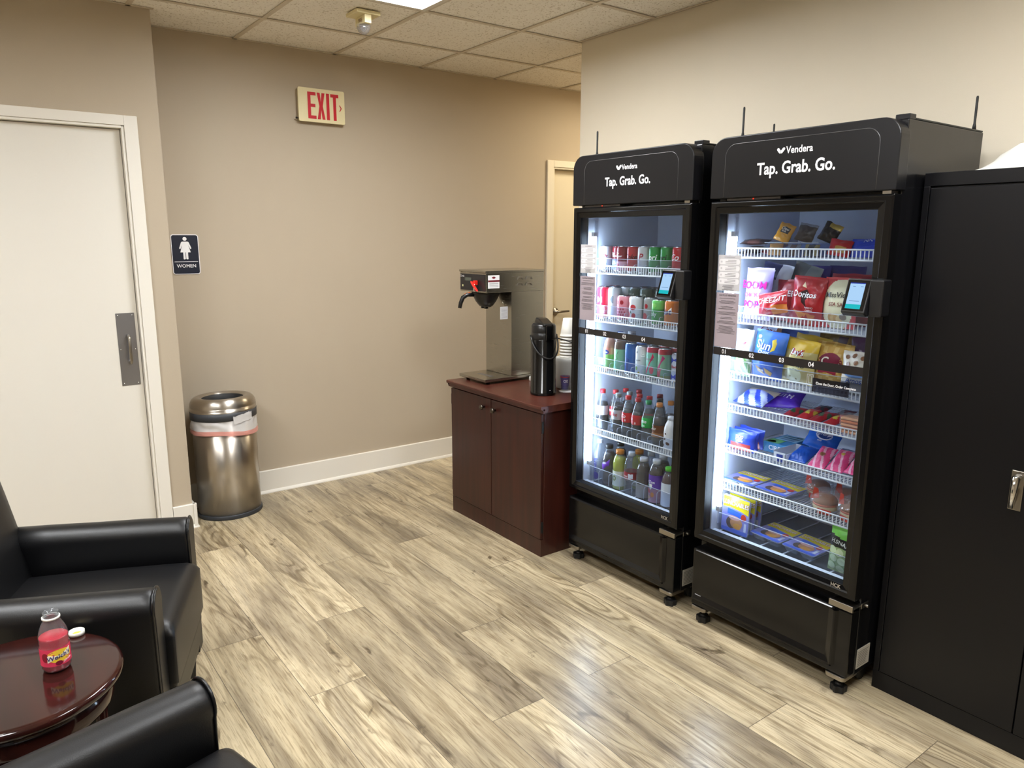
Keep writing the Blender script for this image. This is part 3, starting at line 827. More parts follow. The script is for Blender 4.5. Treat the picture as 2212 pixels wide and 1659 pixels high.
def counter_bits():
    # grey dispenser with the inverted cup stack
    cx, cy = 2.665, 3.075
    t = thing('cup_dispenser', 'pale grey plastic dispenser standing behind the airpot', 'dispenser', (cx, cy, ZT))
    GP = mat('pale_grey_plastic', 'b9b9b4', 0.4)
    obj('body', MB().lathe([(0.062, ZT + 0.0005), (0.066, ZT + 0.006), (0.070, 0.95), (0.071, 0.968), (0.066, 0.972)], (cx, cy, 0), 36, GP), GP, t)
    pts = [(cx - 0.030, cy - 0.064, 0.84), (cx - 0.030, cy - 0.067, 0.92), (cx - 0.020, cy - 0.069, 0.945), (cx + 0.03, cy - 0.066, 0.945)]
    obj('recess_rim', MB().tube(pts, 0.003, 8), mat('grey_plastic_dark', '8d8d8a', 0.4), t)
    n = 8
    for k in range(n):
        z = 0.973 + k * 0.0165
        h = 0.098
        rb, rtop = 0.0445 + 0, 0.030
        f = lambda zz: rb + (rtop - rb) * (zz / h)
        prof = [(rb + 0.0025, z), (rb + 0.0035, z + 0.003), (rb + 0.002, z + 0.0065), (rb - 0.0005, z + 0.007)]
        if k == n - 1: prof += [(rb - 0.002, z + 0.02), (rtop, z + h), (rtop - 0.002, z + h + 0.001)]
        else: prof += [(rb - 0.002, z + 0.0163)]
        o = obj('foam_cup', MB().lathe(prof, (cx, cy, 0), 32, WHITEP, cap=(k == n - 1)), WHITEP, origin=(cx, cy, z))
        tag(o, ['white cup with the stack rim lowest, upside down on the grey dispenser', 'white upside-down cup, second from the bottom of the stack', 'white upside-down cup, third from the bottom of the stack',
                'white upside-down cup, fourth from the bottom of the stack', 'white upside-down cup, fifth from the bottom of the stack', 'white upside-down cup, sixth from the bottom of the stack',
                'white upside-down cup just under the topmost of the stack', 'topmost white cup of the upside-down stack, fully showing'][k], 'cup', 'stacked white cups')
    o = obj('jar_lid', MB().lathe([(0.038, ZT + .0005), (0.040, ZT + 0.004), (0.040, ZT + 0.020), (0.037, ZT + 0.025), (0.0001, ZT + 0.026)], (2.645, 3.335, 0), 30, WHITEP), WHITEP, origin=(2.645, 3.335, ZT))
    tag(o, 'round white lid lying on the credenza behind the airpot', 'lid')
    t = thing('creamer_cup', 'small clear cup with a purple printed band beside the airpot', 'cup', (2.585, 3.005, ZT), world=False)
    obj('cup', MB().lathe([(0.018, 0.004), (0.019, 0.006), (0.026, 0.085), (0.0265, 0.087)], (0, 0, 0), 24, PET, cap=False), PET, t)
    m = MB().lathe([(0.0195, 0.012), (0.0258, 0.082)], (0, 0, 0), 24, mat('purple_print', '5c5590', 0.5), cap=False)
    m.lathe([(0.0262, 0.078), (0.0268, 0.084)], (0, 0, 0), 24, C('b8404a'), cap=False)
    b = obj('printed_band', m, None, t, label='purple band with a red edge')
    obj('lettering', MB().text('OE', 0.02, (0, 0, 0), (1, 0, 0), (0, 0, 1), WHITE, bold=0.02, fn=lambda x, y: (0.0250 * math.sin(x / 0.025 - 0.55), -0.0250 * math.cos(x / 0.025 - 0.55), 0.058 + y)), WHITE, b, recalc=False)
    o = obj('paper_napkin', MB().lathe([(0.055, 0.0005), (0.056, 0.0015), (0.0001, 0.0025)], (2.605, 3.0, ZT), 28, WHITE, sy=0.8), WHITE, origin=(2.605, 3.0, ZT))
    tag(o, 'round white paper mat under the small purple cup', 'napkin')
    o = obj('power_cord', MB().tube([(2.53, 3.10, 1.10), (2.56, 2.98, 1.085), (2.60, 2.90, 1.06), (2.64, 2.83, 1.03), (2.66, 2.76, 0.95), (2.66, 2.745, 0.6), (2.68, 2.742, 0.1), (2.70, 2.742, 0.004)], 0.0035, 8), RUB)
    tag(o, 'thin black cord sagging from the airpot towards the drinks cooler', 'cord')
counter_bits()

# ------------------------------------------------------------------ lounge: armchairs, side table, juice
def arm_section(hw, ztop, z0=0.10, n=14):
    """cross-section of an arm: straight sides, rolled top"""
    pts = [(-hw * 0.80, z0), (hw * 0.80, z0)]
    rr = hw * 1.06
    for i in range(n + 1):
        a = R(-25 + 230 * i / n)
        pts.append((rr * math.cos(a), ztop - rr + rr * math.sin(a)))
    return pts
def loft(mb, secs, m=None, cap=True):
    """secs: list of rings of equal count (world points)"""
    n = len(secs[0]); vs = [p for s_ in secs for p in s_]; fs = []
    for i in range(len(secs) - 1):
        for j in range(n):
            k = (j + 1) % n
            fs.append((i * n + j, i * n + k, (i + 1) * n + k, (i + 1) * n + j))
    if cap:
        fs.append(tuple(range(n - 1, -1, -1))); fs.append(tuple((len(secs) - 1) * n + j for j in range(n)))
    return mb.add(vs, fs, m, True)
def pad(mb, x0, x1, y0, y1, z0, z1, r, dome=0.0, nx=14, ny=14, m=None, fn=None):
    """soft cushion: superellipsoid-like box with a domed top"""
    vs = []; fs = []
    def P(u, v, top):
        x = x0 + (x1 - x0) * u; y = y0 + (y1 - y0) * v
        du = min(u * (x1 - x0), (1 - u) * (x1 - x0)); dv = min(v * (y1 - y0), (1 - v) * (y1 - y0))
        e = 1.0
        for d in (du, dv):
            if d < r: e *= math.sqrt(max(0, 1 - (1 - d / r) ** 2))
        h = (z1 - z0)
        zz = z0 + r * (1 - e) if not top else z1 - r * (1 - e) + dome * math.sin(math.pi * u) * math.sin(math.pi * v)
        p = (x, y, zz)
        return fn(p) if fn else p
    us = [0, .012, .03, .06, .1] + [.1 + .8 * i / nx for i in range(1, nx)] + [.9, .94, .97, .988, 1]
    k = len(us)
    for top in (0, 1):
        for u in us:
            for v in us: vs.append(P(u, v, top))
    for i in range(k - 1):
        for j in range(k - 1):
            a = i * k + j
            fs.append((a, a + 1, a + k + 1, a + k)); b = a + k * k
            fs.append((b, b + k, b + k + 1, b + 1))
    ed = [(i, 0) for i in range(k)] + [(k - 1, j) for j in range(1, k)] + [(i, k - 1) for i in range(k - 2, -1, -1)] + [(0, j) for j in range(k - 2, 0, -1)]
    for q in range(len(ed)):
        a = ed[q][0] * k + ed[q][1]; b = ed[(q + 1) % len(ed)][0] * k + ed[(q + 1) % len(ed)][1]
        fs.append((a, b, b + k * k, a + k * k))
    return mb.add(vs, fs, m, True)
def armchair(loc, rz, label):
    t = thing('armchair', label, 'armchair', loc, rz, group='black leatherette armchairs', world=False)
    ya, hw, zt = 0.287, 0.050, 0.625
    for s in (1, -1):
        secs = []
        base = arm_section(hw, zt)
        for x, k, dz in ((-0.60, 1.0, 0.012), (-0.45, 1.0, 0.010), (-0.3, 1.0, 0.006), (-0.15, 1.0, 0.003), (-0.03, 1.01, 0), (-0.012, 1.02, 0), (-0.002, 0.99, 0), (0.0, 0.94, -0.002)):
            ring = []
            for (a, b) in base:
                wr = 0.0016 * noise.noise(Vector((x * 9, a * 30 + s, b * 12))) if x > -0.2 else 0.0008 * noise.noise(Vector((x * 6, a * 20, b * 9)))
                ring.append((x, s * ya + a * k + wr, b * (1 if k >= 1 else (0.99)) + dz * (b > 0.4) + wr))
            secs.append(ring)
        o = obj('arm', loft(MB(), secs), LEATHER, t)
        # piping round the front panel, and the smooth front panel
        lp = [(0.001, s * ya + a * 1.0, b) for a, b in base[2:]]
        lp = [(0.001, s * ya + base[1][0] * 0.92, 0.12)] + lp + [(0.001, s * ya + base[0][0] * 0.92, 0.12)]
        obj('piping', MB().tube(lp, 0.0038, 8), PIPING, o)
        m = MB().prism([(a * 0.93, zt - (zt - b) * 0.985 - 0.002) for a, b in base], (0.0, s * ya, 0), (0, 1, 0), (0, 0, 1), (0.007, 0, 0))
        obj('front_panel', m, LEATHER, o, bevel=0.003)
    # seat: deck and cushion bulging past the arms
    m = MB(); pad(m, -0.56, 0.032, -0.243, 0.243, 0.25, 0.482, 0.040, 0.020)
    obj('seat_cushion', m, LEATHER, t)
    m = MB()
    pl = [(-0.55, 0.10), (-0.02, 0.10), (0.004, 0.115), (0.016, 0.17), (0.026, 0.26), (0.024, 0.30), (-0.55, 0.30)]
    m.prism(pl, (0, -0.236, 0), (1, 0, 0), (0, 0, 1), (0, 0.472, 0))
    obj('seat_front', m, LEATHER, t, bevel=0.008, seg=3)
    # back: leaning, rounded shoulders
    def lean(p):
        x, y, z = p
        q = (x, y)
        return (-0.535 - 0.02 - x - (z - 0.2) * 0.16, y * (1.0 - 0.06 * max(0, (z - 0.5)) / 0.4), z)
    m = MB()
    secs = []
    for i in range(17):
        u = i / 16
        z = 0.12 + (0.90 - 0.12) * u
        e = 1.0 if u < 0.86 else math.sqrt(max(0.0, 1 - ((u - 0.86) / 0.14) ** 2)) * 0.75 + 0.25
        hwid = 0.333 * (e if u > 0.86 else 1)
        thk = 0.075 * (0.4 + 0.6 * e if u > 0.86 else 1)
        cx = -0.520 - (z - 0.2) * 0.20
        ring = []
        for k in range(28):
            a = 2 * math.pi * k / 28
            ca, sa = math.cos(a), math.sin(a)
            ring.append((cx + thk * math.copysign(abs(ca) ** 0.7, ca), hwid * math.copysign(abs(sa) ** 0.35, sa), z))
        secs.append(ring)
    loft(m, secs)
    bk = obj('backrest', m, LEATHER, t)
    pts = []
    for i in range(0, 17):
        r_ = secs[i]
        pts.append((r_[5][0] + 0.0, r_[5][1] + 0.002, r_[5][2]))
    for s in (1, -1):
        obj('back_piping', MB().tube([(p[0], s * p[1], p[2]) for p in pts[2:]], 0.0035, 6), PIPING, bk)
    for a in (-0.035, -0.60):
        for b in (-0.27, 0.27):
            obj('leg', MB().lathe([(0.016, 0.0), (0.024, 0.10)], (a, b, 0), 4, mat('leg_dark_wood', '15100e', 0.4), smooth=False), None, t)
    return t
armchair((0.462, 2.475, 0), R(-22.4), 'black leatherette armchair behind the round table, nearer the white door')
armchair((0.414, 1.380, 0), R(14.5), 'black leatherette armchair in front of the round table, cut off by the frame')

def side_table():
    cx, cy, r, zt = 0.006, 2.047, 0.23, 0.55
    t = thing('side_table', 'round dark mahogany side table between the two armchairs', 'table', (cx, cy, 0))
    obj('tabletop', MB().lathe([(r - 0.012, zt - 0.026), (r - 0.004, zt - 0.022), (r, zt - 0.014), (r - 0.001, zt - 0.006), (r - 0.005, zt - 0.001), (r - 0.010, zt), (r - 0.02, zt)], (cx, cy, 0), 96, TABLEW), TABLEW, t)
    obj('apron', MB().lathe([(r - 0.034, zt - 0.085), (r - 0.03, zt - 0.088), (r - 0.028, zt - 0.082), (r - 0.028, zt - 0.0265)], (cx, cy, 0), 96, TABLEW), TABLEW, t)
    for k in range(4):
        a = R(20 + 90 * k)
        m = MB().tube([(cx + (r - 0.045) * math.cos(a), cy + (r - 0.045) * math.sin(a), zt - 0.086), (cx + (r - 0.05) * math.cos(a), cy + (r - 0.05) * math.sin(a), 0.25), (cx + (r - 0.02) * math.cos(a), cy + (r - 0.02) * math.sin(a), 0.001)], [0.018, 0.015, 0.012], 10)
        obj('leg', m, TABLEW, t)
    obj('lower_shelf', MB().lathe([(r - 0.065, 0.17), (r - 0.062, 0.18), (r - 0.065, 0.19)], (cx, cy, 0), 60), TABLEW, t)
side_table()

def juice():
    x, y, z = 0.089, 2.052, 0.5503
    t = thing('juice_bottle', 'open clear bottle of red juice with pink label on the round table', 'bottle', (x, y, z), world=False)
    R_ = 0.0335
    prof = [(0.022, 0.001), (0.030, 0.003), (R_ - .001, 0.010), (R_ - 0.0012, 0.016), (R_, 0.020), (R_, 0.068), (R_ - 0.0015, 0.072), (R_, 0.078), (R_ - 0.0015, 0.083), (R_, 0.089), (R_ - 0.001, 0.095), (0.0305, 0.106), (0.026, 0.118), (0.0205, 0.128), (0.0185, 0.132), (0.0185, 0.136)]
    obj('shell', MB().lathe(prof + [(0.0175, 0.138), (0.0172, 0.152), (0.0178, 0.1535), (0.0162, 0.1538), (0.0160, 0.135)], (0, 0, 0), 48, PET, cap=False), PET, t)
    J = mat('red_juice', 'bc1632', 0.15, 0, 0.5)
    J.node_tree.nodes['Principled BSDF'].inputs['Subsurface Weight'].default_value = 0.3
    J.node_tree.nodes['Principled BSDF'].inputs['Subsurface Radius'].default_value = (0.02, 0.004, 0.004)
    jp = [(a - 0.0012, b + 0.0008) for a, b in prof[:10]] + [(R_ - 0.003, 0.091)]
    obj('juice', MB().lathe(jp + [(0.0001, 0.0912)], (0, 0, 0), 48, J), J, t)
    LB = mat('juice_label_pink', 'e0405e', 0.35)
    l = obj('label', MB().lathe([(R_ + 0.0003, 0.021), (R_ + 0.0003, 0.067)], (0, 0, 0), 64, LB, cap=False), LB, t, label='pink label')
    A0 = math.atan2(-2.052, -0.089) + 0.20      # towards the viewer
    def wrap(px, pz, k=0.0008):
        a = A0 + px / R_
        return ((R_ + k) * math.cos(a), (R_ + k) * math.sin(a), 0.044 + pz)
    def patch(poly, mm, k, nm):
        m = MB(); n = len(poly)
        c = (sum(p[0] for p in poly) / n, sum(p[1] for p in poly) / n)
        vs = [wrap(c[0], c[1], k)]
        for q in (0.35, 0.7, 1.0):
            vs += [wrap(c[0] + (p[0] - c[0]) * q, c[1] + (p[1] - c[1]) * q, k) for p in poly]
        fs = [(0, 1 + i, 1 + (i + 1) % n) for i in range(n)]
        for ring in range(2):
            b0 = 1 + ring * n
            fs += [(b0 + i, b0 + n + i, b0 + n + (i + 1) % n, b0 + (i + 1) % n) for i in range(n)]
        m.add(vs, fs, mm); return obj(nm, m, mm, l)
    patch([(0.030 * math.cos(R(a)) + 0.002, 0.017 * math.sin(R(a)) + 0.003) for a in range(0, 360, 15)], C('f0c93a'), 0.0006, 'fruit_print')
    patch([(-0.031 + 0.009 * math.cos(R(a)), 0.002 + 0.012 * math.sin(R(a))) for a in range(0, 360, 20)], C('8d1f2c'), 0.0009, 'berry_print')
    patch([(-0.001 + 0.008 * math.cos(R(a)), -0.015 + 0.006 * math.sin(R(a))) for a in range(0, 360, 20)], C('7a1430'), 0.0009, 'berry_print')
    patch([(-0.026, -0.012), (0.026, -0.003), (0.028, 0.017), (-0.025, 0.007)], C('f3ead2'), 0.0012, 'name_panel')
    patch([(0.008, -0.019), (0.030, -0.015), (0.031, -0.010), (0.010, -0.012)], C('f2a6b4'), 0.0009, 'pale_print')
    obj('lettering', MB().text("Welch's", 0.0165, (0, 0, 0), (1, 0, 0), (0, 0, 1), C('23286e'), bold=0.012, fn=lambda a, b: wrap(a, b + 0.002 + a * 0.18, 0.0017)), None, l, recalc=False)
    obj('neck_ring', MB().lathe([(0.0176, 0.1365), (0.0205, 0.137), (0.0205, 0.1415), (0.0176, 0.142)], (0, 0, 0), 40, WHITEP, cap=False), WHITEP, t)
    c = obj('bottle_cap', MB().lathe([(0.016, 0.0005), (0.0195, 0.001), (0.0195, 0.0115), (0.0175, 0.0118), (0.0165, 0.003), (0.0001, 0.003)], (0, 0, 0), 40, WHITEP, cap=False), WHITEP)
    yl = obj('liner', MB().lathe([(0.012, 0.0032), (0.0001, 0.0038)], (0, 0, 0), 30, C('f2c417'), cap=False), C('f2c417'), c, label='yellow inside of the cap')
    c.location = (0.150, 2.205, 0.5503)
    tag(c, 'white bottle cap with yellow inside lying upturned on the round table', 'bottle cap')
juice()

# ------------------------------------------------------------------ tall black steel cabinet
def steel_cabinet():
    x0, x1, y0, y1, z1 = 2.535, 2.995, 0.285, 1.192, 1.825
    t = thing('storage_cabinet', 'tall black steel two-door storage cabinet beside the snack cooler', 'cabinet', ((x0 + x1) / 2, (y0 + y1) / 2, 0))
    m = MB()
    m.box(x0 + 0.0101, x1, y0, y1, 0.0, z1 - 0.0421)
    m.box(x0, x1, y0, y1, z1 - 0.042, z1)
    m.box(x0, x0 + 0.01, y1 - 0.020, y1, 0.0701, z1 - .0421); m.box(x0, x0 + 0.01, y0, y0 + 0.020, 0.0701, z1 - .0421)
    m.box(x0, x0 + 0.01, y0, y1, 0.0, 0.070)
    obj('carcass', m, CABM, t, bevel=0.0015)
    for a, b in ((0.740, y1 - 0.024), (y0 + 0.024, 0.7365)):
        d = obj('door', MB().box(x0 - 0.005, x0 + 0.0015, a, b, 0.074, z1 - 0.048), CABM, t, bevel=0.002)
        if b > 1:
            m = MB().box(x0 - 0.008, x0 - 0.0048, 0.800, 0.836, 0.80, 0.925)
            obj('handle_plate', m, NICKEL, d, bevel=0.002)
            m = MB().tube([(x0 - 0.008, 0.818, 0.905), (x0 - 0.022, 0.818, 0.905), (x0 - 0.026, 0.819, 0.86), (x0 - 0.024, 0.822, 0.81)], [0.011, 0.012, 0.009, 0.007], 12)
            obj('handle', m, CHROME, d, label='chrome lever handle')
    # folded white cloth on its top, running out of the frame
    n = 26; vs = []; fs = []
    x_0, x_1, ya, yb = 2.64, 2.95, 0.45, 1.12
    for i in range(n + 1):
        for j in range(n + 1):
            u, v = i / n, j / n
            e = min(1, min(u, 1 - u) * 5) * min(1, (1 - v) * 5) * min(1, v * 5)
            h = (0.006 + (0.05 + 0.12 * max(0, 1 - abs(v - 0.78) / 0.30)) * e * (0.60 + 0.45 * noise.noise(Vector((u * 4, v * 3.4, 1)))) + 0.030 * max(0, noise.noise(Vector((u * 2.2, v * 6, 5)))) * e)
            ed = 0.018 * noise.noise(Vector((u * 7, v * 7, 9)))
            vs.append((x_0 + (x_1 - x_0) * u + ed * (abs(u - .5) > .4), ya + (yb - ya) * v + ed * (abs(v - .5) > .4), z1 + 0.0015 + (h if 0 < u < 1 and 0 < v < 1 else 0)))
    for i in range(n):
        for j in range(n):
            a = i * (n + 1) + j; fs.append((a, a + 1, a + n + 2, a + n + 1))
    c = obj('cloth', MB().add(vs, fs, None, True), mat('white_cloth', 'd6d3cc', 0.85), origin=(2.745, 0.68, z1))
    tag(c, 'crumpled white cloth lying on top of the black steel cabinet', 'cloth')
steel_cabinet()

# ------------------------------------------------------------------ the two glass-door coolers
UX, UZ = (0, -1, 0), (0, 0, 1)
SHX = 2.462
def dash_lines(m, y_c, w_, z, h, n, mt, x):
    for k in range(n):
        ww = w_ * (0.55 + 0.45 * rnd.random())
        m.box(x - 0.0003, x, y_c - ww / 2, y_c + ww / 2, z - k * h, z - k * h + h * 0.32, mt)
def cooler(y0, y1, name_label, shelves, big):
    xf, xb = 2.375, 2.960
    t = thing('drink_cooler', name_label, 'cooler', (2.67, (y0 + y1) / 2, 0), group='black glass-door vending coolers')
    yc = (y0 + y1) / 2
    # outer shell
    m = MB(); k = 0.032; bx = 2.428
    m.box(bx, xb, y0 + 0.002, y0 + k, 0.075, 1.985); m.box(bx, xb, y1 - k, y1 - 0.002, 0.075, 1.985)
    m.box(xb - 0.03, xb, y0 + k, y1 - k, 0.075, 1.985)
    m.box(bx, xb - .03, y0 + k, y1 - k, 0.075, 0.392); m.box(bx, xb - .03, y0 + k, y1 - k, 1.745, 1.985)
    obj('shell', m, BLKS, t, bevel=0.003)
    m = MB().box(2.435, 2.475, y0 + 0.004, y0 + 0.05, 1.985, 2.002).box(2.475, xb, y0 + 0.004, y1 - 0.004, 1.986, 1.992)
    obj('top_cap', m, BLKM, t, bevel=0.002)
    # interior
    m = MB(); a, b = y0 + k + 0.0005, y1 - k - 0.0005
    m.box(2.44, xb - 0.031, a, a + 0.006, 0.393, 1.744); m.box(2.44, xb - 0.031, b - 0.006, b, 0.393, 1.744)
    m.box(xb - 0.04, xb - 0.031, a, b, 0.393, 1.744)
    m.box(2.44, xb - 0.04, a + 0.006, b - 0.006, 1.738, 1.744)
    obj('liner', m, LINER, t)
    m = MB().box(2.430, SHX + 0.005, a + 0.007, b - 0.007, 0.393, 0.409)
    obj('sill', m, mat('sill_white', 'dfe6f2', 0.4), t)
    m = MB().box(SHX + 0.006, xb - 0.041, a + 0.007, b - 0.007, 0.3925, 0.396)
    obj('base_floor', m, mat('cooler_floor_grey', '565a60', 0.4), t)
    m = MB()
    nn = 6 if big else 6
    for i in range(nn + 1):
        y = a + 0.02 + (b - a - 0.04) * i / nn
        m.tube([(SHX + 0.02, y, 0.400), (xb - 0.06, y, 0.400)], 0.0025, 6)
    obj('base_wires', m, WIRE, t)
    # bracket rails at the sides
    for yy in (a + 0.010, b - 0.010):
        m = MB()
        m.box(2.478, 2.494, yy - 0.003, yy + 0.003, 0.43, 1.70)
        obj('shelf_rail', m, mat('rail_grey', 'b6bccb', 0.35, 0.4), t)
    # wire shelves
    for zt_, zb_ in shelves:
        m = MB()
        ya, yb = a + 0.018, b - 0.018
        xr = SHX; ws = 0.0016
        dpt = xb - 0.09
        zf = zb_ + 0.006
        m.tube([(xr, ya, zt_ - 0.002), (xr, yb, zt_ - 0.002)], 0.0032, 6)
        m.tube([(xr, ya, zb_ + 0.002), (xr, yb, zb_ + 0.002)], 0.0038, 6)
        m.tube([(dpt, ya, zf - 0.004), (dpt, yb, zf - 0.004)], 0.003, 6)
        m.tube([(xr + 0.2, ya, zf - 0.005), (xr + 0.2, yb, zf - 0.005)], 0.003, 6)
        for yy in (ya, yb): m.tube([(xr, yy, zt_ - 0.002), (xr + 0.02, yy, zf), (dpt, yy, zf)], 0.003, 6)
        n = int((yb - ya) / 0.0145)
        for i in range(n + 1):
            y = ya + (yb - ya) * i / n
            m.box(xr - ws, xr + ws, y - ws, y + ws, zb_, zt_)
            m.box(xr, dpt, y - ws * 0.8, y + ws * 0.8, zf - 0.0016, zf + 0.0016)
        sh = obj('wire_shelf', m, WIRE, t)
    return t, a, b
def acrylic(t, a, b, z, h=0.06, x=SHX + 0.010):
    o = obj('acrylic_guard', MB().box(x, x + 0.0015, a + 0.02, b - 0.02, z, z + h), ACRYL, t)
    obj('guard_edge', MB().box(x - 0.0006, x + 0.002, a + 0.02, b - 0.02, z + h, z + h + 0.0022), ACEDGE, o)
def divider(t, ys, z, h):
    for y in ys:
        x = SHX + 0.014
        obj('wire_divider', MB().tube([(x, y, z), (x, y, z + h - 0.006), (x + 0.006, y, z + h), (x + 0.022, y, z + h)], 0.0012, 6), mat('divider_clear', 'd9dde6', 0.2), t)

def cooler_front(t, y0, y1, gy0, gy1, big):
    xf = 2.375; yc = (y0 + y1) / 2
    # header
    W = y1 - y0 + 0.008
    zc, H = 1.8785, 0.223
    yh = yc
    hd = obj('header', MB().prism(rrect(W, H, 0.062, 10, (1, 1, 0, 0)), (xf, yh, zc), UX, UZ, (0.062, 0, 0)), BLKM, t, bevel=0.004, seg=3)
    # raised line on the header face
    pts = []
    w2, h2 = 0.590 if big else 0.560, 0.075
    for q in rrect(w2, 0.30, 0.045, 8):
        if q[1] > 0.02: pts.append(q)
    zt = 1.962
    pts = [(p[0], p[1] - 0.15) for p in pts]
    pts = sorted(pts, key=lambda p: (p[0]))
    # order along the arch: tr arc, tl arc
    arc = [(p[0], p[1] - 0.15) for p in rrect(w2, 0.30, 0.045, 8)[:18]]
    full = [(w2 / 2, -0.19)] + arc + [(-w2 / 2, -0.19)]
    obj('header_ridge', MB().tube([(xf + 0.0005, yh - p[0], zt + p[1]) for p in full], 0.0016, 6), mat('ridge_highlight', '48484a', 0.15), hd)  # lighter grey stands in for the highlight along the ridge
    # mark and lettering
    x = xf - 0.001
    s = 1.0 if big else 0.90
    ox = 0.0
    yl = 1.560 if big else 2.370
    m = MB()
    def cap(p, q, r_):
        p, q = Vector((p[0], p[1])), Vector((q[0], q[1])); d = (q - p).normalized(); nn = Vector((-d.y, d.x))
        out = []
        for k in range(9):
            a = R(90 + 180 * k / 8); out.append(p + (nn * math.sin(a) * -1 * -1 + d * math.cos(a)) * r_)
        for k in range(9):
            a = R(-90 + 180 * k / 8); out.append(q + (nn * math.sin(a) + d * math.cos(a)) * r_)
        return [(v.x, v.y) for v in out]
    for p, q in (((-0.0105, 0.0045), (-0.003, -0.0045)), ((0.0025, -0.0045), (0.0115, 0.0055))):
        m.prism(cap(p, q, 0.0048), (x, yl + 0.058 * s, 1.921), UX, UZ, (-0.0006, 0, 0), WHITE)
    obj('logo_mark', m, WHITE, hd, label='small white wing-shaped mark')
    obj('logo_lettering', MB().text('Vendera', 0.0335 * s, (x, yl - 0.014 * s, 1.9205), UX, UZ, WHITE, bold=0.018, xs=0.90), WHITE, hd, recalc=False)
    obj('slogan_lettering', MB().text('Tap. Grab. Go.', 0.058 * s, (x, yl, 1.862), UX, UZ, WHITE, bold=0.024, xs=0.86), WHITE, hd, recalc=False)
    obj('hinge_pin', MB().box(xf + 0.006, xf + 0.05, y0 + 0.012, y0 + 0.04, 1.7575, 1.767), NICKEL, t)
    obj('status_light', MB().box(xf + 0.008, xf + 0.01, y1 - 0.19, y1 - 0.185, 1.760, 1.764), emis('status_red', (1, 0.05, 0.02, 1), 1.2), t)
    obj('control_strip', MB().box(xf + 0.010, xf + 0.04, y1 - 0.30, y1 - 0.07, 1.758, 1.766), mat('strip_grey', '44403c', 0.3), t)
    # door: mitred frame in two steps
    D0, D1, Z0, Z1 = y0, y1, 0.376, 1.757
    g0, g1, zg0, zg1 = gy0, gy1, 0.419, 1.711
    m = MB()
    rings = [((D0, D1, Z0, Z1), xf + 0.0518), ((D0, D1, Z0, Z1), xf + 0.006), ((D0 + 0.006, D1 - 0.006, Z0 + 0.006, Z1 - 0.006), xf),
             ((D0 + 0.026, D1 - 0.026, Z0 + 0.022, Z1 - 0.020), xf), ((D0 + 0.030, D1 - 0.030, Z0 + 0.026, Z1 - 0.024), xf + 0.006), ((g0, g1, zg0, zg1), xf + 0.010), ((g0, g1, zg0, zg1), xf + 0.0518)]
    vs = []
    for (a, b, c, d), x_ in rings: vs += [(x_, a, c), (x_, b, c), (x_, b, d), (x_, a, d)]
    fs = []
    for i in range(len(rings) - 1):
        for j in range(4):
            kk = (j + 1) % 4; fs.append((i * 4 + j, i * 4 + kk, i * 4 + 4 + kk, i * 4 + 4 + j))
    i = len(rings) - 1
    for j in range(4):
        kk = (j + 1) % 4; fs.append((i * 4 + j, i * 4 + kk, kk, j))
    m.add(vs, fs, [BLK] * 20 + [mat('reveal_matt_black', '141416', 0.7, 0, 0.2)] * (len(fs) - 20))
    d = obj('door', m, BLK, t, bevel=0.0015)
    obj('glass', MB().box(xf + 0.0155, xf + 0.0195, g0 - 0.004 + .004, g1, zg0, zg1), GLASS, d)
    gx = xf + 0.0148
    # banner across the glass
    bn = obj('number_banner', MB().box(gx - 0.0006, gx, g0 + 0.0005, g1 - 0.0005, 1.166, 1.196), mat('banner_dark', '1b1718', 0.4), d, label='dark strip numbered 01 to 04')
    ys = (1.822, 1.696, 1.566, 1.447) if big else (2.623, 2.499, 2.372, 2.255)
    m = MB()
    for k, y in enumerate(ys):
        m.text('0%d' % (k + 1), 0.024, (gx - 0.0010, y, 1.1805), UX, UZ, WHITE, bold=0.008, xs=0.92)
    obj('numbers', m, WHITE, bn, recalc=False)
    # decals under the banner: outlined icons
    m = MB(); ow = 0.0009
    OUT = clear('decal_white', 'ffffff', 0.62, 0.4, 'f2f5fa')
    def frame(yc_, zc_, w_, h_):
        m.prism([(w_ / 2, h_ / 2), (-w_ / 2, h_ / 2), (-w_ / 2, h_ / 2 - ow), (w_ / 2, h_ / 2 - ow)], (gx, yc_, zc_), UX, UZ, (-0.0003, 0, 0))
        m.prism([(w_ / 2, -h_ / 2), (-w_ / 2, -h_ / 2), (-w_ / 2, -h_ / 2 + ow), (w_ / 2, -h_ / 2 + ow)], (gx, yc_, zc_), UX, UZ, (-0.0003, 0, 0))
        for s_ in (-1, 1): m.prism([(s_ * w_ / 2, -h_ / 2), (s_ * (w_ / 2 - ow), -h_ / 2), (s_ * (w_ / 2 - ow), h_ / 2), (s_ * w_ / 2, h_ / 2)], (gx, yc_, zc_), UX, UZ, (-0.0003, 0, 0))
    frame(ys[1] + 0.004, 1.128, 0.020, 0.044); frame(ys[1] - 0.006, 1.128, 0.014, 0.038); frame(ys[3], 1.126, 0.024, 0.040); frame(ys[3], 1.128, 0.012, 0.026)
    obj('door_icons', m, OUT, bn)
    if big:
        pn = obj('glass_notice', MB().box(gx - 0.0004, gx, 1.300, 1.437, 1.086, 1.136), clear('decal_smoke', 'a6a6b0', 0.12, 0.1, '34343a'), d, label='smoky notice about closing the door')
        obj('lettering', MB().text('Close the Door, Order Complete', 0.0125, (gx - 0.0008, 1.350, 1.118), UX, UZ, WHITE, bold=0.01, xs=0.85), WHITE, pn, recalc=False)
    # sticker sheets on the glass
    sy = g1 - 0.0008
    wv = 0.105
    SL = mat('sheet_silver', 'b9b7ba', 0.4); SL2 = mat('sheet_mauve', '9d9198', 0.4)
    za, zb = (1.419, 1.556) if big else (1.456, 1.589)
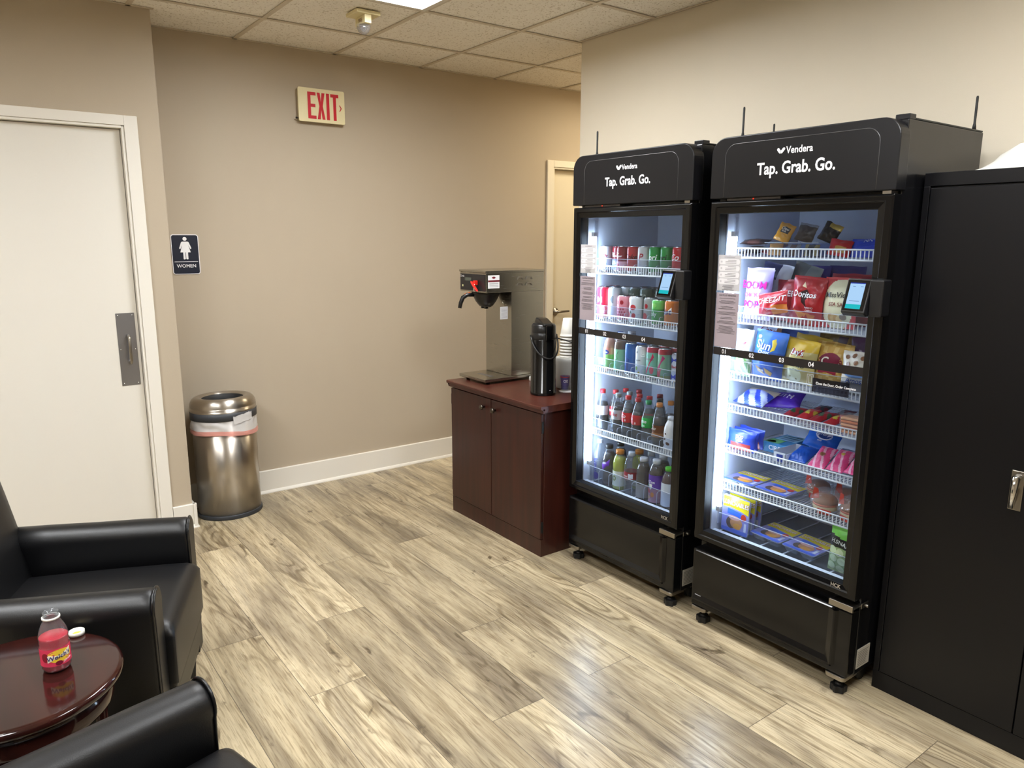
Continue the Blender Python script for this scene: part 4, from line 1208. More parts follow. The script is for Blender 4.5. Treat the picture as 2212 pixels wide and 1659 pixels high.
    zc_, zd = (1.198, 1.411) if big else (1.234, 1.442)
    s1 = obj('instruction_sheet', MB().box(gx - 0.0007, gx, sy - wv, sy, za, zb), SL, d, label='silver sheet with four white rounded text panels')
    m = MB(); yc_ = sy - wv / 2
    PT = mat('print_dark', '4b474a', 0.6); PW = mat('panel_white', 'd8d6d8', 0.5)
    for k in range(4):
        z = zb - 0.026 - k * 0.025
        m.prism(rrect(wv * 0.92, 0.021, 0.009), (gx - 0.0008, yc_, z), UX, UZ, (-0.0003, 0, 0), PW)
        for q in range(3): m.box(gx - 0.0015, gx - 0.0012, yc_ - 0.032, yc_ + (0.018 - 0.012 * (q == 0)), z + 0.0055 - q * 0.0055, z + 0.0067 - q * 0.0055, PT)
        m.prism([(0.004 * math.cos(R(a)), 0.004 * math.sin(R(a))) for a in range(0, 360, 30)], (gx - 0.0012, yc_ + 0.036, z), UX, UZ, (-0.0003, 0, 0), SL)
    dash_lines(m, yc_, wv * 0.7, zb - 0.009, 0.004, 1, PT, gx - 0.0008)
    dash_lines(m, yc_, wv * 0.55, za + 0.020, 0.0042, 5, PT, gx - 0.0008)
    obj('print', m, None, s1)
    s2 = obj('contact_sheet', MB().box(gx - 0.0007, gx, sy - wv, sy, zc_, zd), SL2, d, label='mauve sheet headed ACE PLUS VENDING')
    m = MB()
    m.text('ACE PLUS VENDING', 0.0088, (gx - 0.0012, yc_, zd - 0.010), UX, UZ, PT, bold=0.015)
    for z, n in ((zd - 0.022, 1), (zd - 0.032, 3), (zd - 0.054, 3), (zd - 0.075, 3), (zd - 0.096, 2), (zd - 0.110, 3), (zd - 0.130, 7)):
        dash_lines(m, yc_, wv * 0.85, z, 0.0045, n, PT, gx - 0.0009)
    obj('print', m, None, s2, recalc=False)
    # brand plate letters under the glass
    obj('maker_lettering', MB().text('HCK', 0.020, (xf + 0.004, gy0 + 0.022, 0.4095), UX, UZ, mat('maker_grey', 'a39c8f', 0.4), bold=0.02, xs=0.9), None, d, recalc=False)
    # lamp tube and its holders inside the cooler
    lx, ly = 2.4400, (1.842 if big else 2.640)
    tb = obj('lamp_tube', MB().lathe([(0.0105, 0.525), (0.0105, 1.625)], (lx, ly, 0), 16), emis('cooler_led', (0.70, 0.85, 1.0, 1), LED), t, label='glowing white tube lamp')
    obj('lamp_clip', MB().box(lx - 0.010, lx + 0.010, ly - 0.009, ly + 0.009, 1.626, 1.645).box(lx - 0.009, lx + 0.009, ly - 0.008, ly + 0.008, 0.505, 0.5245), mat('clip_grey', 'b9bcc4', 0.4), tb)
    # hinge bracket
    m = MB().box(xf - 0.012, xf - 0.002, y0 - 0.004, y0 + 0.085, 0.340, 0.362).box(xf - 0.002, xf + 0.06, y0 - 0.004, y0 + 0.085, 0.348, 0.354).box(xf + 0.045, xf + 0.09, y0 - 0.006, y0 - 0.003, 0.338, 0.358)
    m.lathe([(0.006, 0), (0.006, 0.012)], (xf + 0.06, y0 - 0.010, 0.352), 8, axis=Matrix.Rotation(R(90), 3, 'X').to_quaternion())
    obj('hinge_bracket', m, NICKEL, t, bevel=0.0015, label='satin metal door hinge bracket')
    # kick panel
    P0, P1, Q0, Q1 = 0.078, 0.332, y0 + 0.003, y1 - 0.003
    m = MB().box(xf + 0.002, xf + 0.055, Q0, Q1, P0, P1)
    kp = obj('kick_panel', m, BLK, t, bevel=0.006, seg=3)
    # raised frame ridges of the panel
    rid = MB()
    a0, a1, c0, c1 = y0 + 0.065, y1 - 0.018, 0.112, 0.322
    rid.prism([(0, 0), (-0.010, 0.010), (-0.010, 0.016), (0, 0.034)], (xf + 0.002, a1, c0 - 0.014), (1, 0, 0), (0, 0, 1), (0, a0 - a1, 0))
    rid.prism([(0, -0.014), (-0.012, -0.006), (-0.012, 0.0), (0, 0.024)], (xf + 0.002, a0, c0), (1, 0, 0), (0, 1, 0), (0, 0, c1 - c0))
    rid.prism([(0, -0.002), (-0.004, 0.0), (-0.004, 0.003), (0, 0.006)], (xf + 0.002, a1, c1), (1, 0, 0), (0, 0, 1), (0, a0 - a1, 0))
    obj('panel_ridge', rid, BLK, kp)
    if big:
        obj('badge', MB().box(xf - 0.0005, xf + 0.0015, y1 - 0.055, y1 - 0.025, 0.120, 0.130), mat('badge_grey', 'bdbdc2', 0.3, 0.5), kp)
    # rating label on the side
    lb = obj('rating_label', MB().box(2.436, 2.522, y0 + 0.0005, y0 + 0.0018, 0.096, 0.172), mat('label_paper', 'b7b2a6', 0.5), t, label='pale rating label on the side')
    m = MB()
    for k in range(9): m.box(2.442, 2.516 - 0.02 * rnd.random(), y0 + 0.0001, y0 + 0.0005, 0.104 + k * 0.0068, 0.106 + k * 0.0068)
    obj('print', m, mat('label_print', '6f6b64', 0.6), lb)
    # feet: steel corner bracket, stud, lobed knob
    for yy, sgn in ((y0 + 0.045, 1), (y1 - 0.045, -1)):
        m = MB().prism(rrect(0.075, 0.10, 0.014), (2.420, yy, 0.062), (0, 1, 0), (1, 0, 0), (0, 0, 0.0155))
        f = obj('foot', m, NICKEL, t, bevel=0.002, label='levelling foot with steel bracket')
        obj('stud', MB().lathe([(0.006, 0.03), (0.006, 0.062)], (2.412, yy, 0), 12), NICKEL, f)
        kn = []
        for k in range(48):
            a = 2 * math.pi * k / 48; rr_ = 0.026 + 0.003 * math.cos(6 * a); kn.append((rr_ * math.cos(a), rr_ * math.sin(a)))
        m = MB().prism(kn, (2.412, yy, 0.0005), (1, 0, 0), (0, 1, 0), (0, 0, 0.026)).lathe([(0.014, 0.026), (0.010, 0.034)], (2.412, yy, 0), 16)
        obj('knob', m, RUB, f, bevel=0.002)
        c = MB().lathe([(0.030, -0.012), (0.030, 0.012)], (2.545, yy, 0.0305), 24, RUB, axis=Matrix.Rotation(R(90), 3, 'X').to_quaternion()).box(2.530, 2.56, yy - 0.014, yy + 0.014, 0.05, 0.0745, NICKEL)
        obj('caster', c, RUB, t)
    for yy in (y0 + 0.05, y1 - 0.05):
        obj('caster', MB().lathe([(0.030, -0.012), (0.030, 0.012)], (2.90, yy, 0.0305), 24, RUB, axis=Matrix.Rotation(R(90), 3, 'X').to_quaternion()).box(2.885, 2.915, yy - 0.014, yy + 0.014, 0.05, 0.0745, NICKEL), RUB, t)
    # antennas
    for ax, ay in ((2.45, y1 - 0.075), (2.905, y0 + 0.012)):
        obj('antenna', MB().lathe([(0.007, 1.985 if ax < 2.5 else 1.9925), (0.0055, 2.005), (0.004, 2.012), (0.0042, 2.098), (0.003, 2.103), (0.0001, 2.104)], (ax, ay, 0), 10), RUB, t)
    # payment terminal
    tp = thing('payment_terminal', ('payment terminal with lit screen on the door of the snack cooler' if big else 'payment terminal with lit screen on the door of the drinks cooler'),
               'payment terminal', (xf - 0.03, y0 + 0.06, 1.43), group='payment terminals on the cooler doors')
    ta, tb_ = y0 + 0.022, y0 + 0.102
    B = MB()
    z0_, z1_ = 1.372, 1.492
    ptop, pbot = xf - 0.040, xf - 0.074
    def side(y, k):  # profile (x,z)
        return [(xf - 0.001, y, z1_ - 0.002), (ptop, y, z1_), (pbot, y, z0_ + 0.012), (pbot + 0.016, y, z0_), (xf - 0.001, y, z0_)]
    A, Bq = side(ta, 0), side(tb_, 0)
    B.add(A + Bq, [(0, 1, 2, 3, 4), (9, 8, 7, 6, 5)] + [(i, 5 + i, 5 + (i + 1) % 5, (i + 1) % 5) for i in range(5)])
    obj('body', B, mat('terminal_black', '18181a', 0.3), tp, bevel=0.004, seg=3)
    obj('mount', MB().box(xf - 0.052, xf - 0.0005, y0 - 0.022, y0 + 0.022, z0_ + 0.002, z1_ - 0.001), mat('terminal_satin', '101012', 0.4), tp, bevel=0.005, seg=3)
    # screen lies on the slanted face
    f0 = Vector((pbot, 0, z0_ + 0.012)); f1 = Vector((ptop, 0, z1_)); dz = (f1 - f0); L_ = dz.length; dz.normalize()
    nrm = Vector((-dz.z, 0, dz.x)); 
    def on(u, v, k): return tuple(f0 + dz * (v * L_) + nrm * k + Vector((0, (ta + tb_) / 2 - u, 0)))
    def slab(u0, u1, v0, v1, k, mt, nm, par, **kw):
        m = MB()
        vs = [on(u0, v0, k), on(u1, v0, k), on(u1, v1, k), on(u0, v1, k), on(u0, v0, k - 0.0012), on(u1, v0, k - 0.0012), on(u1, v1, k - 0.0012), on(u0, v1, k - 0.0012)]
        m.add(vs, [(0, 1, 2, 3), (7, 6, 5, 4), (0, 4, 5, 1), (1, 5, 6, 2), (2, 6, 7, 3), (3, 7, 4, 0)])
        return obj(nm, m, mt, par, **kw)
    slab(-0.035, 0.035, 0.06, 0.955, 0.0012, mat('bezel_gloss', '0a0a0b', 0.08), 'bezel', tp)
    sc = slab(-0.0265, 0.0235, 0.115, 0.875, 0.0018, emis('screen_pale_blue', (0.42, 0.66, 0.95, 1), 1.0), 'screen', tp, label='lit pale blue screen')
    slab(-0.0265, 0.0235, 0.115, 0.245, 0.0022, emis('screen_teal', (0.02, 0.50, 0.55, 1), 1.0), 'button_bar', sc)
    slab(-0.0265, 0.0235, 0.845, 0.875, 0.0022, emis('screen_blue', (0.03, 0.05, 0.40, 1), 0.8), 'status_bar', sc)
    for u, v in ((-0.016, 0.76), (0.010, 0.76)):
        slab(u, u + 0.009, v, v + 0.012, 0.0022, emis('screen_text', (0.12, 0.25, 0.5, 1), 0.8), 'screen_text', sc)
    slab(-0.018, 0.016, 0.335, 0.347, 0.0022, emis('screen_text', (0.12, 0.25, 0.5, 1), 0.8), 'screen_text', sc)
    return t

S2 = [(1.583, 1.543), (1.332, 1.289), (1.095, 1.059), (0.961, 0.926), (0.790, 0.755), (0.634, 0.595)]
S1 = [(1.491, 1.451), (1.260, 1.222), (1.008, 0.974), (0.694, 0.660)]
Y2 = (1.205, 1.915); Y1 = (2.010, 2.720)
c2, A2, B2 = cooler(*Y2, 'black glass-door cooler stocked with snacks, beside the steel cabinet', S2, True)
c1, A1, B1 = cooler(*Y1, 'black glass-door cooler stocked with cans and bottles, beside the credenza', S1, False)
cooler_front(c2, *Y2, 1.257, 1.874, True)
cooler_front(c1, *Y1, 2.060, 2.677, False)
acrylic(c2, A2, B2, 1.310, 0.045); acrylic(c2, A2, B2, 1.078, 0.058); acrylic(c2, A2, B2, 0.411, 0.07)
acrylic(c1, A1, B1, 1.470, 0.052); acrylic(c1, A1, B1, 1.240, 0.060); acrylic(c1, A1, B1, 0.990, 0.055); acrylic(c1, A1, B1, 0.676, 0.060); acrylic(c1, A1, B1, 0.411, 0.072)

# ------------------------------------------------------------------ goods in the coolers
OBST = []
def _tris(o, M, out):
    if o.type == 'MESH':
        me = o.data; n0 = len(out[0])
        out[0].extend([M @ v.co for v in me.vertices])
        out[1].extend([tuple(i + n0 for i in p.vertices) for p in me.polygons])
    for c in o.children: _tris(c, M, out)
def _bvh(o, M):
    from mathutils.bvhtree import BVHTree
    out = ([], []); _tris(o, M, out)
    lo = [min(v[i] for v in out[0]) for i in range(3)]; hi = [max(v[i] for v in out[0]) for i in range(3)]
    return BVHTree.FromPolygons(out[0], out[1]), lo, hi
def settle(t, floor=None):
    """stand the thing clear of the shelf wires and of what already stands there, moving it back if it must"""
    E = t.rotation_euler.to_matrix().to_4x4()
    out = ([], []); _tris(t, E, out)
    lo = [min(v[i] for v in out[0]) for i in range(3)]; hi = [max(v[i] for v in out[0]) for i in range(3)]
    if floor is not None: t.location.z = max(t.location.z, floor + 0.0004 - lo[2])
    big = t.location.y < 1.96
    ya, yb = (Y2 if big else Y1)
    t.location.y = min(max(t.location.y, ya + 0.049 - lo[1]), yb - 0.049 - hi[1])
    t.location.x = max(t.location.x, 2.4752 - lo[0])
    for k in range(40):
        L_ = t.location
        b, l, h = _bvh(t, Matrix.Translation(L_) @ E)
        hit = False
        for ob_, ol, oh in OBST:
            if all(l[i] < oh[i] and h[i] > ol[i] for i in range(3)) and b.overlap(ob_): hit = True; break
        if not hit: break
        t.location.x += 0.003
        if t.location.x + hi[0] > 2.915: break
    OBST.append((b, l, h))
def levels(z):
    return max([q for q in (Z1_, Z2_, Z3_, Z4_, Z5_, Z6_, Z7_) if q < z + 0.002])
Z1_, Z2_, Z3_, Z4_, Z5_, Z6_, Z7_ = 1.5515, 1.2975, 1.0675, 0.9345, 0.7635, 0.6035, 0.4035
RZ = R(-90)                       # packs are built facing -y and turned to face the room
def cyl_wrap(r, zc, a0=0.0, k=0.0008):
    return lambda x, y: ((r + k) * math.sin(x / r + a0), -(r + k) * math.cos(x / r + a0), zc + y)
def conform(mb, poly, fn, mt, rings=3):
    n = len(poly); c = (sum(p[0] for p in poly) / n, sum(p[1] for p in poly) / n)
    vs = [fn(*c)]
    for q in range(1, rings + 1):
        f = q / rings
        vs += [fn(c[0] + (p[0] - c[0]) * f, c[1] + (p[1] - c[1]) * f) for p in poly]
    fs = [(0, 1 + i, 1 + (i + 1) % n) for i in range(n)]
    for g in range(rings - 1):
        b = 1 + g * n
        fs += [(b + i, b + n + i, b + n + (i + 1) % n, b + (i + 1) % n) for i in range(n)]
    mb.add(vs, fs, mt, True)
def ell(cx, cy, rx_, ry_, n=18, rot=0.0):
    return [(cx + rx_ * math.cos(2 * math.pi * i / n) * math.cos(rot) - ry_ * math.sin(2 * math.pi * i / n) * math.sin(rot),
             cy + rx_ * math.cos(2 * math.pi * i / n) * math.sin(rot) + ry_ * math.sin(2 * math.pi * i / n) * math.cos(rot)) for i in range(n)]
ALU = mat('can_aluminium', 'c9ccd2', 0.25, 1)
def CP(h): return C(h, 0.28, 0.0)

def can(label, y, x, z, h, r, bands, text=None, art=None, group=None, lidc=None):
    """bands: [(fraction of the height, colour)] from the bottom"""
    t = thing('soda_can', label, 'can', (x, y, z), RZ + R(rnd.uniform(-8, 8)), group, world=False)
    z0, z1 = 0.010, h - 0.013
    prof = [(r * 0.76, 0.0, ALU), (r * 0.86, 0.002, ALU), (r * 0.97, 0.007, ALU), (r, z0 + 0.001, None)]
    prof[-1] = (r, z0 + 0.001, CP(bands[0][1]))
    prev = 0
    for f, c in bands:
        prof[-1] = (prof[-1][0], prof[-1][1], CP(c))
        prof.append((r, z0 + (z1 - z0) * f, CP(c)))
    last = CP(bands[-1][1])
    prof[-1] = (r, z1, last)
    prof += [(r * 0.96, h - 0.008, last), (r * 0.86, h - 0.003, ALU), (r * 0.85, h, ALU), (r * 0.82, h + 0.0002, ALU)]
    obj('body', MB().lathe(prof, (0, 0, 0), 28, None, cap=False), None, t)
    lm = C(lidc, 0.3, 0.4) if lidc else ALU
    m = MB().lathe([(r * 0.82, h - 0.003), (0.0001, h - 0.0031)], (0, 0, 0), 24, lm, cap=False)
    m.lathe([(0.008, h - 0.0024), (0.0001, h - 0.0022)], (0.0, -0.004, 0), 12, ALU, cap=False)
    obj('lid', m, lm, t)
    if text or art:
        m = MB()
        for s, size, zc, colr, off, sh in (text or []):
            m.text(s, size, (0, 0, 0), (1, 0, 0), (0, 0, 1), CP(colr), bold=0.014, shear=sh, fn=lambda a, b, zc=zc, off=off: cyl_wrap(r, h * zc, off, 0.0011)(a, b))
        ma = MB()
        for poly, colr in (art or []):
            conform(ma, poly, cyl_wrap(r, h * 0.5, 0, 0.0006), CP(colr))
        if ma.v: obj('print', ma, None, t)
        if m.v: obj('lettering', m, None, t, recalc=False)
    settle(t)
    return t

def bottle(label, y, x, z, h, r, kind, liquid, capc, lab, text=None, group=None, name='drink_bottle', capr=0.0145, labz=(0.38, 0.66), fill=0.86, art=None, shell=None):
    t = thing(name, label, 'bottle', (x, y, z), RZ + R(rnd.uniform(-6, 6)), group, world=False)
    if kind == 'soda':
        P = [(0.60, 0), (0.86, 0.010), (0.96, 0.06), (0.93, 0.12), (0.97, 0.20), (0.99, 0.28), (0.90, 0.36), (0.90, 0.40), (0.93, 0.50), (0.92, 0.56), (0.86, 0.63), (0.70, 0.74), (0.50, 0.84), (0.40, 0.89), (0.39, 0.93)]
    elif kind == 'wide':
        P = [(0.70, 0), (0.95, 0.008), (1.0, 0.03), (1.0, 0.10), (0.97, 0.13), (0.97, 0.52), (1.0, 0.55), (1.0, 0.66), (0.93, 0.75), (0.74, 0.84), (0.57, 0.89), (0.55, 0.92)]
    elif kind == 'slim':
        P = [(0.70, 0), (0.95, 0.008), (1.0, 0.03), (1.0, 0.55), (0.97, 0.66), (0.84, 0.76), (0.62, 0.85), (0.46, 0.90), (0.45, 0.93)]
    else:   # curvy
        P = [(0.70, 0), (0.93, 0.01), (0.98, 0.10), (0.86, 0.30), (0.84, 0.38), (0.98, 0.52), (1.0, 0.62), (0.92, 0.72), (0.72, 0.82), (0.50, 0.89), (0.48, 0.93)]
    def rad(f):
        for (a, b), (c, d) in zip(P, P[1:]):
            if b <= f <= d: return (a + (c - a) * (f - b) / max(1e-6, d - b)) * r
        return P[-1][0] * r
    prof = [(a * r, b * h) for a, b in P]
    if liquid and fill > 0.9 and liquid[0] == '=':
        obj('body', MB().lathe(prof, (0, 0, 0), 28), CP(liquid[1:]), t)
    else:
        obj('shell', MB().lathe(prof, (0, 0, 0), 28, cap=False), shell or PET, t)
        if liquid:
            lp = [(max(0.001, a - 0.0012), b + 0.0004) for a, b in prof if b < fill * h] + [(rad(fill) - 0.0012, fill * h), (0.0001, fill * h + 0.0001)]
            lm = liquid if not isinstance(liquid, str) else mat('liquid_' + liquid, liquid, 0.12)
            obj('drink', MB().lathe(lp, (0, 0, 0), 28), lm, t)
    cr = capr
    obj('cap', MB().lathe([(cr, P[-1][1] * h - 0.004), (cr, h - 0.002), (cr - 0.0015, h), (0.0001, h)], (0, 0, 0), 24), C(capc, 0.4), t)
    if lab:
        z0, z1 = labz[0] * h, labz[1] * h
        steps = [(rad((z0 + (z1 - z0) * i / 6) / h) + 0.0006, z0 + (z1 - z0) * i / 6) for i in range(7)]
        if isinstance(lab, list):
            pr = []
            for i, s_ in enumerate(steps):
                fr = i / 6; c = [c for f, c in lab if fr < f + 1e-6] or [lab[-1][1]]
                pr.append((s_[0], s_[1], CP(c[0])))
            lb = obj('label', MB().lathe(pr, (0, 0, 0), 32, None, cap=False), None, t)
        else:
            lb = obj('label', MB().lathe(steps, (0, 0, 0), 32, cap=False), CP(lab), t)
        if text or art:
            m = MB(); rm = max(s_[0] for s_ in steps)
            for s, size, zc, colr, off, sh in (text or []):
                m.text(s, size, (0, 0, 0), (1, 0, 0), (0, 0, 1), CP(colr), bold=0.014, shear=sh, fn=lambda a, b, zc=zc, off=off: cyl_wrap(rm, h * zc, off, 0.001)(a, b))
            for poly, colr in (art or []): conform(m, poly, cyl_wrap(rm, h * 0.5, 0, 0.0007), CP(colr))
            obj('lettering', m, None, lb, recalc=False)
    settle(t)
    return t

def bag(label, y, x, z, w_, h, d, zone, rx=-6.0, yaw=0.0, ry=0.0, text=None, art=None, group=None, name='snack_bag', cat='snack bag', seed=1, mt=None, rough=0.3, wr=0.0035, nx=26, nz=30, metal=0.0, crimp=0.045):
    t = thing(name, label, cat, (x, y, z), RZ + R(yaw), group, world=False, rx=R(rx), ry=R(ry))
    def dep(u, v):
        u = min(1, max(0, u)); v = min(1, max(0, v))
        vv = min(1, max(0, (v - crimp) / (1 - 2 * crimp)))
        f = (max(0, math.sin(math.pi * vv)) ** 0.55) * (max(0, 1 - abs(2 * u - 1) ** 2.6)) ** 0.8
        wn = noise.noise(Vector((u * 3.2 + seed * 7.1, v * 3.6, seed))) + 0.6 * abs(noise.noise(Vector((u * 7 + seed, v * 6 + u * 4, 3.3 * seed))))
        cr = 0.0007 * math.sin(u * 90) if vv <= 0 or vv >= 1 else 0
        return d / 2 * f + wr * wn * (0.25 + f) * (1 if 0 < vv < 1 else 0) + cr + 0.0006
    def xo(u, v):
        pinch = 1 - 0.045 * math.sin(math.pi * v) ** 2
        return (u - 0.5) * w_ * pinch + 0.002 * noise.noise(Vector((v * 5, seed, 1)))
    def zo(u, v):
        return v * h + 0.004 * noise.noise(Vector((u * 3, seed * 2, v * 2))) * (1 if v > 0.5 else 0)
    vs = []; fs = []; ms = []
    for side in (-1, 1):
        for i in range(nx + 1):
            for j in range(nz + 1):
                u, v = i / nx, j / nz
                vs.append((xo(u, v), side * dep(u if side < 0 else 1 - u, v), zo(u, v)))
    K = (nx + 1) * (nz + 1)
    for side in (0, 1):
        for i in range(nx):
            for j in range(nz):
                a = side * K + i * (nz + 1) + j
                f = (a, a + nz + 1, a + nz + 2, a + 1)
                fs.append(f if side == 0 else f[::-1])
                c = zone((i + 0.5) / nx, (j + 0.5) / nz) if callable(zone) else zone
                ms.append(mt or C(c, rough, metal))
    body = obj('pouch', MB().add(vs, fs, ms, True), None, t, recalc=False)
    def surf(k):
        def fn(px, pz):           # px from the centre, pz from the bottom
            v = pz / h; u = 0.5 + px / w_
            return (xo(u, v), -dep(u, v) - k, zo(u, v))
        return fn
    if art:
        m = MB()
        for i, (poly, colr) in enumerate(art): conform(m, [(a * w_, b * h) for a, b in poly], surf(0.0008 + 0.0004 * i), CP(colr), 4)
        obj('print', m, None, t, recalc=False)
    if text:
        m = MB()
        for s, size, cx, cz, colr, sh, rot in text:
            f = surf(0.0030)
            ca, sa = math.cos(R(rot)), math.sin(R(rot))
            m.text(s, size, (0, 0, 0), (1, 0, 0), (0, 0, 1), CP(colr), bold=0.016, shear=sh, fn=lambda a, b: f(cx * w_ + a * ca - b * sa, cz * h + a * sa + b * ca))
        obj('lettering', m, None, t, recalc=False)
    settle(t, levels(z))
    return t

divider(c1, [2.612, 2.546, 2.480, 2.413, 2.345, 2.277, 2.209], 1.462, 0.036)
divider(c1, [2.606, 2.536, 2.463, 2.388, 2.318, 2.245], 1.234, 0.040)
divider(c1, [2.625, 2.550, 2.475, 2.408, 2.340, 2.208], 0.986, 0.040)
divider(c1, [2.614, 2.550, 2.487, 2.420, 2.355, 2.288, 2.215], 0.672, 0.045)
divider(c1, [2.607, 2.534, 2.458, 2.377, 2.298, 2.217], 0.41, 0.060)

for c_ in (c1, c2):
    for ch in c_.children:
        if ch.name.split('.')[0] in ('wire_divider', 'lamp_tube', 'acrylic_guard'): OBST.append(_bvh(ch, Matrix()))
# ---- smaller cooler, top shelf: soft drink cans -----------------------------------
FX = 2.512
ZA = 1.4602
MAR, RED_ = '7c1420', 'b3141e'
row = [
    ('silver diet soda can with red print, first can on the top shelf by the lamp', [(0.5, 'c9ccd4'), (1, 'd5d7dc')], [('Dr', 0.022, 0.62, 'b3203a', 0.5, 0.2)], None),
    ('soda can with maroon top and silver-blue lower half', [(0.38, 'a9b4c8'), (0.50, '6d7488'), (1, MAR)], [('Dr', 0.017, 0.70, 'ffffff', -0.25, 0.2), ('epper', 0.014, 0.62, 'ffffff', 0.1, 0.2), ('ZERO', 0.012, 0.40, 'ffffff', 0.0, 0), ('SUGAR', 0.009, 0.32, 'ffffff', 0.0, 0)], None),
    ('maroon soda can with a pale pink lower half', [(0.42, 'e8a9ae'), (1, MAR)], [('Dr', 0.018, 0.72, 'ffffff', -0.2, 0.2), ('epper', 0.014, 0.62, 'ffffff', 0.1, 0.2)], [(ell(0.0, -0.026, 0.006, 0.009, 12, 0.5), 'c23a4a')]),
    ('red soda can with dark script lettering', [(1, 'a81a22')], [('Coke', 0.030, 0.60, '1c0507', 0.0, 0.35)], None),
    ('silver soda can with a big dark red letter P', [(0.52, 'b9b3ae'), (1, 'c9c6c4')], [('P', 0.042, 0.60, 'a01828', 0.0, 0.25)], None),
    ('green soda can with white lettering', [(0.5, '2f7a3c'), (1, '128a35')], [('pri', 0.036, 0.60, 'ffffff', 0.0, 0.25)], None),
    ('green soda can with dark lettering', [(0.5, '2f7a3c'), (1, '0f8532')], [('pri', 0.036, 0.60, '12251a', 0.0, 0.25)], None),
    ('bright red soda can with white script, partly behind the door frame', [(1, 'bd1620')], [('Co', 0.038, 0.62, 'f4f0f0', -0.2, 0.35)], [(ell(-0.004, -0.032, 0.010, 0.010), '8e1a20')]),
]
ys = [2.643, 2.580, 2.514, 2.447, 2.379, 2.311, 2.243, 2.175]
for i, (lb, bands, tx, art) in enumerate(row):
    c = can(lb, ys[i], FX, ZA, 0.1225, 0.0325, bands, tx, art)
    nm = lb.split(',')[0]
    dup(c, (FX + 0.068, ys[i], ZA), label='second can in line behind the ' + nm)
    dup(c, (FX + 0.136, ys[i], ZA), label='third can in line behind the ' + nm)

# ---- second shelf: tall and sleek cans ------------------------------------------------
ZB = 1.2312
r2 = [
    ('tall red energy drink can by the lamp', 2.640, 0.158, 0.033, [(0.22, 'c2374c'), (1, 'c01f35')], [('M', 0.040, 0.60, 'f0dfe2', 0, 0)], [(ell(-0.01, -0.055, 0.003, 0.003, 10), 'f4c6cc'), (ell(0.0, -0.055, 0.003, 0.003, 10), 'f4c6cc'), (ell(0.01, -0.055, 0.003, 0.003, 10), 'f4c6cc')], 'c33a48'),
    ('tall white energy drink can with grey claw mark', 2.573, 0.158, 0.033, [(1, 'd3dade')], [('M', 0.048, 0.62, '8d9aa4', 0, 0)], None, '3a58b0'),
    ('short pink can with dark red fruit rings', 2.502, 0.123, 0.0325, [(1, 'e78f9a')], None, [(ell(-0.016, 0.030, 0.009, 0.010), 'b3182c'), (ell(0.010, 0.030, 0.009, 0.010), 'b3182c')] + [(ell(-0.018 + 0.012 * a + (b % 2) * 0.006, -0.002 - 0.013 * b, 0.0045, 0.0045, 10), 'b83348') for a in range(4) for b in range(3)], None),
    ('short white can with red cherries', 2.424, 0.124, 0.0325, [(1, 'e4e2e0')], None, [(ell(-0.016, 0.026, 0.010, 0.012), 'c02230'), (ell(0.014, 0.012, 0.014, 0.013), 'cf3038'), (ell(-0.016, -0.022, 0.014, 0.015), 'd23a3e'), (ell(0.018, -0.026, 0.010, 0.012), 'c02230'), (ell(0.002, -0.010, 0.003, 0.010, 10, 0.6), '4f6a48')], None),
    ('short grey can with red fruit beside the white cherry can', 2.353, 0.122, 0.0325, [(1, '9d9a96')], None, [(ell(0.004, 0.022, 0.009, 0.011), 'a81c2a'), (ell(-0.004, -0.024, 0.014, 0.015), 'a63038')], None),
    ('short green can with white lettering', 2.282, 0.118, 0.0325, [(0.7, '3f9a45'), (1, '6cc45c')], [('oly', 0.028, 0.46, 'e6f2e2', 0, 0)], [(ell(0, 0.034, 0.016, 0.010), '8fd66a')], None),
    ('orange soda can with blue slanted lettering, under the payment terminal', 2.206, 0.120, 0.0325, [(1, 'd9772e')], [('kist', 0.034, 0.58, '20307e', -0.1, 0.2)], [([(-0.026, -0.012), (0.026, 0.004), (0.024, 0.030), (-0.026, 0.006)], 'f2ece0')], None),
]
for lb, y, h, r, bands, tx, art, lc in r2:
    if lb.startswith('short grey'):
        c = can(lb, y, FX + 0.022, ZB, h, r, bands, tx, art, lidc=lc)
    else: c = can(lb, y, FX, ZB, h, r, bands, tx, art, lidc=lc)
    if h > 0.15:
        dup(c, (FX + 0.068, y, ZB), label='second can behind the ' + lb.split(' by')[0])
tallc = can('tall dark green can behind the short pink can', 2.500, FX + 0.07, ZB, 0.158, 0.033, [(1, '4c5a50')], [('OGA', 0.015, 0.8, 'c8d0c4', 0, 0)])
for k, (y, x, l) in enumerate(((2.425, 2.582, 'tall silver-topped can behind the white cherry can'), (2.350, 2.604, 'tall silver-topped can behind the grey fruit can'), (2.272, 2.582, 'tall silver-topped can behind the green can'),
                               (2.500, 2.652, 'tall silver-topped can, third in line behind the pink can'), (2.425, 2.652, 'tall silver-topped can, third in line behind the white cherry can'), (2.276, 2.652, 'tall silver-topped can, third in line behind the green can'))):
    dup(tallc, (x, y, ZB), label=l)

